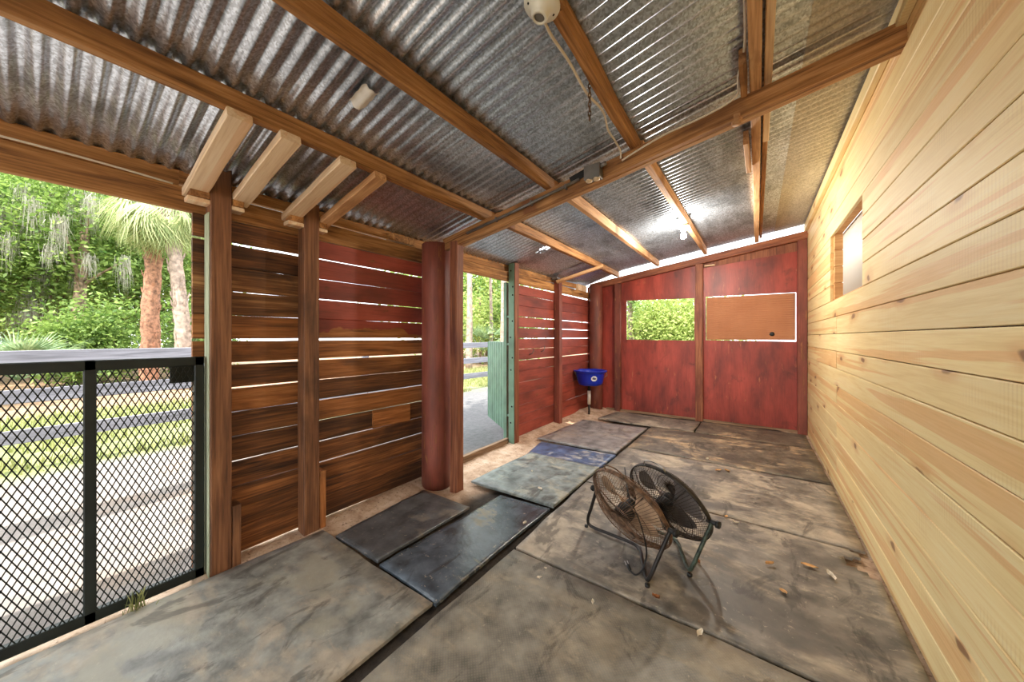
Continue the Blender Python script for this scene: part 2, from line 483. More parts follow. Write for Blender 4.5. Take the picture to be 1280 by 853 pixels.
def smooth_path(pts, n=6):
    pts = [Vector(p) for p in pts]
    out = []
    for i in range(len(pts) - 1):
        p0 = pts[max(i - 1, 0)]; p1 = pts[i]; p2 = pts[i + 1]; p3 = pts[min(i + 2, len(pts) - 1)]
        for k in range(n):
            t = k / n
            out.append(0.5 * ((2 * p1) + (p2 - p0) * t + (2 * p0 - 5 * p1 + 4 * p2 - p3) * t * t + (3 * p1 - p0 - 3 * p2 + p3) * t ** 3))
    out.append(pts[-1])
    return out
def tubeobj(name, pts, rad, mat, parent=None, sides=6, origin=None):
    vs, fs = tube_data(pts, rad, sides)
    o0 = Vector(origin) if origin is not None else Vector((0, 0, 0))
    o = link(name, mesh(name, [v - o0 for v in vs], fs, True), mat, parent)
    place(o, parent, Matrix.Translation(o0))
    return o
def nz(x, y, s=1.0, seed=0.0):
    return mnoise.noise(Vector((x * s, y * s, seed)))

# ------------------------------------------------------------------ ground and floor
def grid_mesh(name, x0, x1, y0, y1, nx, ny, fz):
    vs = [(x0 + (x1 - x0) * i / nx, y0 + (y1 - y0) * j / ny, 0) for j in range(ny + 1) for i in range(nx + 1)]
    vs = [(x, y, fz(x, y)) for x, y, _ in vs]
    fs = [(j * (nx + 1) + i, j * (nx + 1) + i + 1, (j + 1) * (nx + 1) + i + 1, (j + 1) * (nx + 1) + i) for j in range(ny) for i in range(nx)]
    return mesh(name, vs, fs, True)
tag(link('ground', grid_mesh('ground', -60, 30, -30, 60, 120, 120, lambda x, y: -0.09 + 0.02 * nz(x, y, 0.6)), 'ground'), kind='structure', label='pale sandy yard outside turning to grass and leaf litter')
def floor_z(x, y):
    z = -0.022 + 0.010 * nz(x, y, 3.0) + 0.008 * nz(x, y, 11.0, 4)
    z += 0.035 * math.exp(-((x + 2.5) / 0.16) ** 2) * (1 if not 2.3 < y < 3.4 else 0.35) * (0 if y < 0.5 else 1)
    z += 0.03 * math.exp(-((y - 6.05) / 0.2) ** 2) + 0.05 * math.exp(-(((x + 2.35) / 0.25) ** 2 + ((y - 5.6) / 0.3) ** 2))
    return z
tag(link('floor', grid_mesh('floor', -2.56, 0.57, -2.4, 6.1, 110, 260, floor_z), 'sand'), kind='structure', label='loose sandy dirt floor showing between the rubber mats')

# ------------------------------------------------------------------ right wall
wr = empty('wall_right', (0.56, 2, 0), label='wall of pale new pine boards with small screened window', kind='structure')
PB = 0.1485
zs = [-0.006 + PB * i for i in range(20)]
WY0, WY1, WZ0, WZ1 = 3.09, 4.26, 1.6275, 2.27
for i in range(19):
    z0, z1 = zs[i], zs[i + 1]
    ends = [-2.4, R.choice((-0.9, -0.2)), 3.96, 6.03] if i in (1, 3, 5, 7, 8, 9, 16) else [-2.4, R.choice((-1.2, 0.1)), 6.03]
    segs = [(ends[k], ends[k + 1]) for k in range(len(ends) - 1)]
    if z0 > WZ0 - 0.05 and z1 < WZ1 + 0.06:
        segs = [(-2.4, 0.4), (0.4, WY0), (WY1, 6.03)]
    for (a, b) in segs:
        beam('plank', (0.561 + R.uniform(-0.0015, 0.0015), a + 0.0012, (z0 + z1) / 2), (0.561 + R.uniform(-0.0015, 0.0015), b - 0.0012, (z0 + z1) / 2), 0.1445, 0.022, 'pine', wr, up=(-1, 0, 0), n=3, jit=0.0006, ch=0.003)
beam('top_board', (0.53, -2.4, 2.755), (0.53, 6.0, 2.755), 0.09, 0.035, 'pine', wr, up=(-1, 0, 0), n=3, jit=0.001)
# backing behind the boards, with the window hole
for (lo, hi) in (((0.585, -2.4, -0.05), (0.60, WY0, 2.82)), ((0.585, WY1, -0.05), (0.60, 6.1, 2.82)), ((0.585, WY0, -0.05), (0.60, WY1, WZ0)), ((0.585, WY0, WZ1), (0.60, WY1, 2.82))):
    box('backing_sheet', lo, hi, 'sill', wr, ch=0)
wn = empty('window_1', (0.6, (WY0 + WY1) / 2, WZ0), label='small window with rough pine jambs and grey insect screen', kind='structure')
for k in range(4):
    box('jamb_board', (0.573, WY1 - 0.03, WZ0 + 0.02 + k * 0.149), (0.632, WY1 + 0.004, WZ0 + 0.166 + k * 0.149), 'pine_cut', wn)
    box('jamb_board', (0.573, WY0 - 0.004, WZ0 + 0.02 + k * 0.149), (0.632, WY0 + 0.034, WZ0 + 0.166 + k * 0.149), 'pine_cut', wn)
box('sill_board', (0.573, WY0, WZ0 - 0.012), (0.632, WY1, WZ0 + 0.018), 'pine_cut', wn)
box('head_board', (0.573, WY0, WZ1 - 0.03), (0.632, WY1, WZ1 + 0.004), 'pine_cut', wn)
acc = Acc()
yy = WY0 + 0.035
while yy < WY1 - 0.03:
    acc.add(tube_data([(0.634, yy, WZ0 + 0.02), (0.634, yy, WZ1 - 0.03)], 0.0034, 3)); yy += 0.012
zz = WZ0 + 0.025
while zz < WZ1 - 0.03:
    acc.add(tube_data([(0.635, WY0 + 0.03, zz), (0.635, WY1 - 0.03, zz)], 0.0034, 3)); zz += 0.012
me = acc.me('insect_screen'); 
o = link('insect_screen', me, 'screen', wn); place(o, wn, Matrix.Identity(4)); o['kind'] = 'stuff'

# ------------------------------------------------------------------ left wall
wl = empty('wall_left', (-2.45, 1.5, 0), label='old plank wall with light gaps, posts and header beam', kind='structure')
bounds = [1.984, 1.854, 1.712, 1.57, 1.43, 1.286, 1.146, 1.002, 0.86, 0.715, 0.568, 0.42, 0.284, 0.17, 0.02]
bright = {1: .012, 4.5: 0}
gaps1 = [.004, .013, .003, .002, .002, .013, .014, .009, .004, .004, .008, .003, .002, .002, 0]
gaps2 = [.010, .010, .003, .006, .003, .013, .013, .004, .011, .003, .008, .008, .004, .002, 0]
gaps3 = [.010, .003, .002, .012, .012, .013, .003, .012, .003, .003, .003, .003, .004, .002, 0]
def plank_run(y0, y1, gaps, matf):
    for i in range(14):
        zt = bounds[i] - gaps[i] / 2; zb = bounds[i + 1] + gaps[i + 1] / 2
        beam('plank', (-2.515 + R.uniform(-.003, .003), y0, (zt + zb) / 2 + R.uniform(-.001, .001)), (-2.515 + R.uniform(-.003, .003), y1, (zt + zb) / 2 + R.uniform(-.001, .001)), zt - zb, 0.025, matf(i), wl, up=(-1, 0, 0) if i % 2 else (1, 0, 0), n=4, jit=0.0012)
def m1(i): return 'oldplank' if i in (0, 1) else 'oldgrey' if i in (2, 3) else 'orangeplank' if i in (4, 5, 7) else 'oldplank'
def m2(i): return 'redplank' if i < 4 else 'redworn' if i == 4 else 'orangeplank' if i in (5, 6, 8) else 'oldplank'
def m3(i): return 'redplank' if i < 10 else 'redplank'
plank_run(0.50, 1.068, gaps1, m1)
for i in range(14):   # the half-painted board keeps its bare edge low: local y must point up
    pass
plank_run(1.072, 2.16, gaps2, m2)
plank_run(3.46, 4.598, gaps3, m3)
plank_run(4.602, 6.02, gaps3, m3)
# header and eave beams
beam('header_beam', (-2.515, -2.4, 2.047), (-2.515, 2.25, 2.047), 0.125, 0.04, 'header', wl, up=(1, 0, 0), n=6, jit=0.003)
beam('header_beam', (-2.515, 2.25, 2.05), (-2.515, 6.02, 2.06), 0.115, 0.04, 'header', wl, up=(1, 0, 0), n=6, jit=0.003)
beam('eave_plate', (-2.545, -2.4, 2.158), (-2.545, 0.45, 2.160), 0.085, 0.04, 'rafter', wl, up=(1, 0, 0), n=6, jit=0.002)
beam('eave_plate', (-2.545, 0.45, 2.165), (-2.545, 2.0, 2.165), 0.07, 0.04, 'header', wl, up=(1, 0, 0), n=5, jit=0.003)
beam('eave_plate', (-2.545, 2.0, 2.160), (-2.545, 4.4, 2.172), 0.082, 0.04, 'header', wl, up=(1, 0, 0), n=5, jit=0.003)
beam('eave_plate', (-2.545, 4.4, 2.17), (-2.545, 5.5, 2.185), 0.07, 0.04, 'header', wl, up=(1, 0, 0), n=5, jit=0.003)
box('end_block', (-2.54, 1.72, 2.12), (-2.49, 1.98, 2.175), 'header', wl)
box('end_block', (-2.54, 5.42, 2.115), (-2.49, 5.78, 2.22), 'lumber', wl)
tubeobj('eave_wire', smooth_path([(-2.49, -2.0, 2.113), (-2.49, -0.5, 2.113), (-2.488, 0.1, 2.117), (-2.49, 0.42, 2.108)], 4), 0.005, 'cable', wl, 5)
# posts
def post(y0, y1, x0, x1, z1, mat='post'):
    return beam('post', ((x0 + x1) / 2, (y0 + y1) / 2, -0.04), ((x0 + x1) / 2, (y0 + y1) / 2, z1), y1 - y0, x1 - x0, mat, wl, up=(1, 0, 0), n=6, jit=0.0015)
post(0.552, 0.645, -2.495, -2.40, 2.235)
beam('post_edge_strip', (-2.452, 0.549, -0.03), (-2.452, 0.549, 1.98), 0.006, 0.082, 'blackpost', wl, up=(1, 0, 0), n=3)
post(1.022, 1.118, -2.495, -2.40, 2.19)
post(4.57, 4.66, -2.495, -2.40, 2.16, 'redpost')
beam('post_block', (-2.445, 0.668, -0.03), (-2.445, 0.668, 0.345), 0.04, 0.085, 'post', wl, up=(1, 0, 0), n=3, jit=0.002)
beam('post_block', (-2.445, 1.142, -0.03), (-2.445, 1.142, 0.39), 0.04, 0.085, 'orangeplank', wl, up=(1, 0, 0), n=3, jit=0.002)
beam('patch_board', (-2.493, 1.57, 0.643), (-2.493, 1.925, 0.64), 0.145, 0.018, 'orangeplank', wl, up=(1, 0, 0), n=2, jit=0.001)
# round red pole and the squared post beside it
def pole(cx, cy, r, z1, mat):
    vs, fs = [], []
    S, N = 20, 8
    for i in range(N + 1):
        z = -0.04 + (z1 + 0.04) * i / N
        for k in range(S):
            a = 2 * PI * k / S
            q = r * (1 + 0.03 * nz(math.cos(a) * 2, z, 1.5, 9) + 0.02 * (1 - i / N))
            vs.append((z, q * math.cos(a), q * math.sin(a)))
    for i in range(N):
        for k in range(S):
            fs.append((i * S + k, i * S + (k + 1) % S, (i + 1) * S + (k + 1) % S, (i + 1) * S + k))
    fs.append(tuple(range(S - 1, -1, -1))); fs.append(tuple(N * S + k for k in range(S)))
    o = link('round_post', mesh('round_post', vs, fs, True), mat, wl)
    place(o, wl, Matrix(((0, 1, 0, cx), (0, 0, 1, cy), (1, 0, 0, 0), (0, 0, 0, 1))))
pole(-2.33, 2.09, 0.125, 2.125, 'redpost')
pole(-2.375, 5.92, 0.118, 2.235, 'redpost')
beam('post', (-2.105, 2.118, -0.04), (-2.105, 2.118, 2.12), 0.095, 0.085, 'brownred', wl, up=(1, 0, 0), n=8, jit=0.003, ch=0.010)
beam('threshold_board', (-2.52, 2.2, 0.0), (-2.52, 3.42, 0.0), 0.10, 0.05, 'sill', wl, up=(1, 0, 0), n=4, jit=0.002)
# door post with green steel strip
beam('post', (-2.45, 3.46, -0.04), (-2.45, 3.46, 2.215), 0.09, 0.095, 'brownred', wl, up=(1, 0, 0), n=5, jit=0.001)
gs = beam('steel_strip', (-2.452, 3.409, -0.03), (-2.452, 3.409, 2.21), 0.008, 0.085, 'greenmetal', wl, up=(1, 0, 0), n=2)
for z in (0.25, 0.45, 0.9, 1.05, 1.3, 1.5, 1.82, 1.92, 2.12):
    vs, fs = lathe_data([(0.0, 0.004), (0.009, 0.004), (0.011, 0)], 8)
    o = link('bolt_hole', mesh('bolt_hole', vs, fs), 'dark', gs)
    q = Matrix.Translation((-2.448 + R.uniform(-.02, .02), 3.404, z)) @ Matrix.Rotation(PI / 2, 4, 'X')
    place(o, wl, q); o.matrix_basis = gs.matrix_basis.inverted() @ o.matrix_basis
for y, z in ((3.9, 1.10), (4.2, 1.13)):
    tubeobj('hook', [(-2.505, y, z - .03), (-2.46, y, z - .02), (-2.45, y + .02, z + .02), (-2.46, y + .03, z + .05)], 0.006, 'greybox', wl, 5)

# ------------------------------------------------------------------ back wall
BY = 6.05
wb = empty('wall_back', (-1, 6.07, 0), label='red painted plywood wall with a window opening and a boarded hatch', kind='structure')
def plate_z(x): return 2.277 + (x + 2.578) * 0.1426
def panel(x0, x1, z0, zt0, zt1, y=BY, hole=None, mat='redply', th=0.018):
    """plywood sheet with sloped top; hole = (x0,x1,z0,z1)"""
    xs = [x0, x1]; rows = None
    vs, fs = [], []
    def prism(a, b, za0, zb0, za1, zb1):
        o = len(vs)
        for yy in (y, y + th):
            vs.extend([(a, yy, za0), (b, yy, zb0), (b, yy, zb1), (a, yy, za1)])
        for f in ((0, 1, 2, 3), (7, 6, 5, 4), (0, 4, 5, 1), (1, 5, 6, 2), (2, 6, 7, 3), (3, 7, 4, 0)):
            fs.append(tuple(i + o for i in f))
    zt = lambda x: zt0 + (zt1 - zt0) * (x - x0) / (x1 - x0)
    if hole:
        a, b, c, d = hole[:4]
        c2, d2 = (hole[4], hole[5]) if len(hole) > 4 else (c, d)
        prism(x0, a, z0, z0, zt(x0), zt(a)); prism(b, x1, z0, z0, zt(b), zt(x1))
        prism(a, b, z0, z0, c, c2); prism(a, b, d, d2, zt(a), zt(b))
    else:
        prism(x0, x1, z0, z0, zt0, zt1)
    cx = Vector(((x0 + x1) / 2, y, 0))
    # local x up so that the grain of the sheet runs upright
    rot = Matrix(((0, 1, 0, cx.x), (0, 0, 1, cx.y), (1, 0, 0, 0), (0, 0, 0, 1)))
    inv = rot.inverted()
    o = link('plywood_panel', mesh('plywood_panel', [inv @ Vector(v) for v in vs], fs), mat, wb)
    place(o, wb, rot)
    return o
panel(-2.6, -1.98, -0.04, plate_z(-2.6) - .03, plate_z(-1.98) - .03, y=BY + 0.02)
panel(-1.98, -0.73, -0.04, plate_z(-1.98) - .05, plate_z(-.73) - .05, hole=(-1.862, -0.799, 1.262, 1.947, 1.248, 1.918))
panel(-0.73, 0.60, -0.04, 2.37, 2.49, hole=(-0.642, 0.437, 1.258, 1.930, 1.242, 1.916))
panel(-0.73, 0.60, 2.35, plate_z(-.73) - .05, plate_z(.6) - .05, y=BY + 0.02, mat='brownred')
hb = box('hatch_board', (-0.635, BY + 0.012, 1.264), (0.430, BY + 0.024, 1.913), 'hatch', wb)
for i in range(20):
    zr = 1.285 + i * 0.0315
    o = link('rib', boxm(Vector((-.515, -.004, 0)), Vector((.515, .001, .014)), .001), 'hatch', hb)
    o.location = Vector((-.104, BY + .012, zr)) - Vector((-.104, BY + .018, 1.268))
vs, fs = lathe_data([(0.0, 0.012), (0.012, 0.012), (0.028, 0.004), (0.032, 0)], 12)
o = link('hatch_knob', mesh('hatch_knob', vs, fs, True), 'black', hb)
place(o, wb, Matrix.Translation((0.175, BY + 0.012, 1.345)) @ Matrix.Rotation(PI / 2, 4, 'X')); o.matrix_basis = hb.matrix_basis.inverted() @ o.matrix_basis
for (x0, x1, mt) in ((-2.045, -1.945, 'redpost'), (-0.775, -0.672, 'brownred'), (0.445, 0.547, 'redpost')):
    xm = (x0 + x1) / 2
    beam('post', (xm, BY - 0.045, -0.03), (xm, BY - 0.045, plate_z(xm) - 0.11), x1 - x0, 0.08, mt, wb, up=(0, -1, 0), n=6, jit=0.0015)
beam('top_plate', (-2.5, BY - 0.045, plate_z(-2.5) - .055), (0.55, BY - 0.045, plate_z(.55) - .055), 0.085, 0.105, 'brownred', wb, up=(0, 0, 1), n=6, jit=0.002)
box('stud_block', (-0.66, BY - 0.03, 2.395), (-0.52, BY, 2.415), 'lumber', wb)
tag(beam('baseboard_back', (-2.2, BY - 0.06, 0.015), (0.52, BY - 0.03, 0.012), 0.03, 0.05, 'sill', None, up=(0, 0, 1), n=8, jit=0.003), kind='structure', label='weathered sill board along the foot of the red wall')

# ------------------------------------------------------------------ ceiling: roof sheets, purlins, beam, braces
ce = empty('ceiling', (-1, 2, 2.5), label='corrugated metal roof seen from below on wooden purlins', kind='structure')
PITCH = 0.068
def sheet(y0, ncor, x0, x1, nx, lift, mat, hole=None):
    S = 8
    ny = ncor * S
    vs, fs = [], []
    for i in range(nx + 1):
        x = x0 + (x1 - x0) * i / nx
        for j in range(ny + 1):
            y = y0 + PITCH * j / S
            z = roof_z(x, y) + 0.012 + lift + 0.0102 * math.cos(2 * PI * j / S) + 0.002 * nz(x, y, 1.3, 3)
            vs.append((x, y, z))
    for i in range(nx):
        for j in range(ny):
            if hole:
                x = x0 + (x1 - x0) * (i + .5) / nx; y = y0 + PITCH * (j + .5) / S
                hit = False
                for (hx, hy, ra, rb) in hole:
                    if ((x - hx) / ra) ** 2 + ((y - hy) / rb) ** 2 < 1 + 0.5 * nz(x, y, 40): hit = True
                if hit: continue
            a = i * (ny + 1) + j
            fs.append((a, a + ny + 1, a + ny + 2, a + 1))
    o = link('roof_sheet', mesh('roof_sheet', vs, fs, True), mat, ce)
    place(o, ce, Matrix.Identity(4))
    return o
y = -2.546
k = 0
while y < 5.9:
    hole = None; nx = 14
    if y <= 3.52 < y + 9 * PITCH:
        hole = [(-2.04, 3.48, 0.09, 0.030), (-1.98, 3.535, 0.05, 0.024), (-2.10, 3.545, 0.022, 0.016)]; nx = 150
    s_ = sheet(y, 10, -2.80, 0.30, nx, 0.002 * (k % 2), 'roof', hole)
    sheet(y, 10, 0.20, 0.95, 4, -0.0025 + 0.001 * (k % 2), 'roofnew')
    if y <= 0.88 < y + 9 * PITCH: psheet = s_
    y += 9 * PITCH; k += 1
# white piece painted in place of daylight through a bent roof flap
vs, fs = [], []
for i in range(9):
    for j in range(9):
        x = -1.54 + 0.13 * i / 8 + 0.006 * math.sin(j * 1.7); yv = 0.845 + 0.075 * j / 8
        vs.append((x, yv, roof_z(x, yv) - 0.004 + 0.009 * math.cos(2 * PI * (yv + 2.546) / PITCH) + 0.004 * math.sin(i * 2.1 + j)))
for i in range(8):
    for j in range(8):
        a = i * 9 + j; fs.append((a, a + 9, a + 10, a + 1))
o = link('roof_hole_light', mesh('roof_hole_light', vs, fs, True), 'patch', ce); place(o, ce, Matrix.Identity(4)); o['label'] = 'white piece standing in for daylight at a roof hole'

def purlin(x0, x1, y0, y1, w, h, mat, dz=0.0, jit=0.002, n=5):
    a = Vector((x0, y0, roof_z(x0, y0) - h / 2 + dz)); b = Vector((x1, y1, roof_z(x1, y1) - h / 2 + dz))
    return beam('purlin', a, b, w, h, mat, ce, n=n, jit=jit)
PUR = [(-1.795, -2.0), (-1.235, -1.36), (-0.615, -0.64)]
purlin(-1.80, -1.795, -2.4, 2.35, 0.042, 0.092, 'rafter')
purlin(-1.235, -1.225, -2.4, 2.35, 0.042, 0.092, 'rafter')
purlin(-0.61, -0.635, 1.10, 2.30, 0.045, 0.09, 'rafter', jit=0.004)
purlin(-0.01, -0.005, -2.4, 2.36, 0.05, 0.095, 'rafter_pale')
purlin(0.048, 0.05, -2.4, 3.0, 0.035, 0.05, 'lumber')
purlin(-1.765, -2.0, 2.25, 6.02, 0.05, 0.09, 'rafter', jit=0.004)
purlin(-1.20, -1.33, 2.3, 6.02, 0.05, 0.09, 'rafter_pale')
purlin(-0.62, -0.64, 2.3, 6.02, 0.048, 0.09, 'rafter_pale', jit=0.003)
purlin(-0.005, 0.0, 2.3, 6.02, 0.05, 0.095, 'rafter_pale')
purlin(0.048, 0.045, 3.0, 6.0, 0.03, 0.05, 'rafter')
# two blocks scabbed on beside the last purlin
beam('scab_block', (-0.055, 1.95, roof_z(-.06, 2) - .07), (-0.055, 2.22, roof_z(-.06, 2.2) - .07), 0.03, 0.08, 'rafter', ce, n=3, jit=.003)
beam('scab_block', (-0.06, 2.75, roof_z(-.06, 2.8) - .08), (-0.05, 3.25, roof_z(-.06, 3.2) - .08), 0.03, 0.09, 'rafter_pale', ce, n=3, jit=.003)
# the cross beam, two planks side by side
def beam_pt(x, dy, dz): return Vector((x, 2.262 + 0.075 * x + dy, 2.715 + 0.2085 * x - 0.092 + dz))
beam('cross_beam', beam_pt(-2.22, -0.0, -0.052), beam_pt(0.60, -0.0, -0.052), 0.045, 0.105, 'rafter', ce, n=8, jit=0.002)
beam('cross_beam', beam_pt(-2.16, 0.05, -0.052), beam_pt(0.60, 0.05, -0.052), 0.045, 0.105, 'rafter_pale', ce, n=8, jit=0.002)
# short braces at the wall posts
for (y0, y1, xe, mt) in ((0.455, 0.545, -1.765, 'lumber'), (0.650, 0.735, -1.765, 'lumber'), (0.925, 1.015, -1.765, 'lumber'), (1.125, 1.20, -1.765, 'rafter_pale')):
    ym = (y0 + y1) / 2
    x0 = -2.51 if y0 in (0.455, 0.925) else -2.46
    beam('brace', (x0, ym, roof_z(x0, ym) - 0.114), (xe, ym, roof_z(xe, ym) - 0.114), y1 - y0, 0.042, mt, ce, n=4, jit=0.002)
beam('brace', (-2.42, 4.52, roof_z(-2.42, 4.5) - 0.125), (-1.78, 4.72, roof_z(-1.85, 4.72) - 0.115), 0.085, 0.04, 'rafter_pale', ce, n=4, jit=0.002)
for (a, b) in ((0.47, 0.55), (0.648, 0.70), (0.94, 1.02), (1.12, 1.17)):
    box('spacer_block', (-2.475, a, 2.045), (-2.40, b, 2.085), 'header', wl)
    box('spacer_block', (-2.475, a - .01, 2.02), (-2.405, b + .005, 2.044), 'lumber', wl)
box('nail_plate', (-2.49, 4.50, 2.17), (-2.40, 4.62, 2.20), 'greybox', wl)

# ------------------------------------------------------------------ rubber mats
MATS = empty('dummy')
bpy.data.objects.remove(MATS)
def rubber_mat(corners, mat, label, z=0.0, warp=0.006, th=0.016, group='rubber floor mats', seed=0, cut=None, N=20):
    """corners in order; top sheet follows a slightly warped surface, edges a little ragged"""
    c = [Vector((p[0], p[1], 0)) for p in corners]
    o0 = sum(c, Vector()) / 4
    top = []
    for j in range(N + 1):
        for i in range(N + 1):
            u, v = i / N, j / N
            p = (c[0] * (1 - u) + c[1] * u) * (1 - v) + (c[3] * (1 - u) + c[2] * u) * v
            if i in (0, N) or j in (0, N):
                p += Vector((nz(p.x, p.y, 4, seed), nz(p.x, p.y, 4, seed + 7), 0)) * 0.010
            p.z = z + th + warp * nz(p.x, p.y, 1.6, seed + 3) + warp * 0.4 * nz(p.x, p.y, 6, seed)
            top.append(p - o0)
    W = N + 1
    fs = []
    for j in range(N):
        for i in range(N):
            q = (j * W + i, j * W + i + 1, (j + 1) * W + i + 1, (j + 1) * W + i)
            m_ = sum((top[t] for t in q), Vector()) / 4 + o0
            if not (cut and cut(m_.x, m_.y)):
                fs.append(q)
    ntop = len(fs)
    vs = list(top) + [p - Vector((0, 0, th)) for p in top]
    K = len(top)
    seen = {}
    for q in fs:
        for e in range(4):
            seen[(q[e], q[(e + 1) % 4])] = 1
    side = [(x, x + K, y + K, y) for (x, y) in seen if (y, x) not in seen]
    fs = fs + side + [tuple(t + K for t in reversed(q)) for q in fs]
    me = mesh('rubber_mat', vs, fs)
    me.polygons.foreach_set('use_smooth', [i < ntop for i in range(len(me.polygons))])
    o = link('rubber_mat', me, mat)
    o.location = o0
    return tag(o, label, 'mat', group)
rubber_mat([(-2.40, -1.3), (-1.275, -1.3), (-1.275, 1.115), (-2.36, 1.115)], 'mat_grey', 'large smooth grey rubber mat beside the mesh gate', seed=1)
rubber_mat([(-2.22, 1.135), (-1.765, 1.14), (-1.76, 1.915), (-2.28, 1.90)], 'mat_black', 'small dark rubber mat against the brown plank wall', seed=2, warp=.008, z=.004)
rubber_mat([(-1.735, 1.135), (-1.262, 1.125), (-1.262, 2.25), (-1.69, 2.20)], 'mat_slick', 'narrow shiny black rubber mat in front of the red pole', seed=3)
rubber_mat([(-2.065, 2.255), (-1.245, 2.275), (-1.255, 3.22), (-2.03, 3.20)], 'mat_green', 'greenish grey dusty mat beside the doorway', seed=4, z=.012, warp=.007)
rubber_mat([(-2.03, 2.95), (-1.27, 2.95), (-1.262, 3.72), (-2.17, 3.66)], 'mat_blue', 'blue-grey mat tucked under the greenish mat by the doorway', seed=5, z=-.010, warp=.003)
rubber_mat([(-2.27, 3.73), (-1.27, 3.755), (-1.265, 5.05), (-2.20, 4.98)], 'mat_dimple', 'dimpled grey mat in front of the blue bucket', seed=6)
rubber_mat([(-1.20, 0.52), (0.525, 0.50), (0.525, 1.685), (-1.20, 1.692)], 'mat_tread', 'tan treaded rubber mat at the bottom of the photo', seed=7)
rubber_mat([(-1.20, 1.712), (0.525, 1.705), (0.53, 2.872), (-1.235, 2.856)], 'mat_tan', 'brown dusty mat under the two fans', seed=8, N=46,
           cut=lambda x, y: x > 0.44 + 0.07 * nz(x, y, 9, 2) and y > 2.60 + (0.50 - x) * 1.2 + 0.04 * nz(x, y, 14, 5))
rubber_mat([(-1.235, 2.872), (0.53, 2.89), (0.53, 4.018), (-1.225, 4.022)], 'mat_tan', 'pale dusty mat second in line behind the fans', seed=9)
rubber_mat([(-1.225, 4.04), (0.53, 4.04), (0.525, 5.19), (-1.235, 5.18)], 'mat_brown', 'dark stained mat third in line behind the fans', seed=10)
rubber_mat([(-2.05, 5.20), (-0.70, 5.215), (-0.70, 5.88), (-1.98, 5.84)], 'mat_tan', 'brown worn mat along the red wall under the open window', seed=11, warp=.004)
rubber_mat([(-0.68, 5.21), (0.52, 5.21), (0.52, 5.90), (-0.68, 5.90)], 'mat_brown', 'black worn mat along the red wall under the boarded hatch', seed=12, warp=.004)

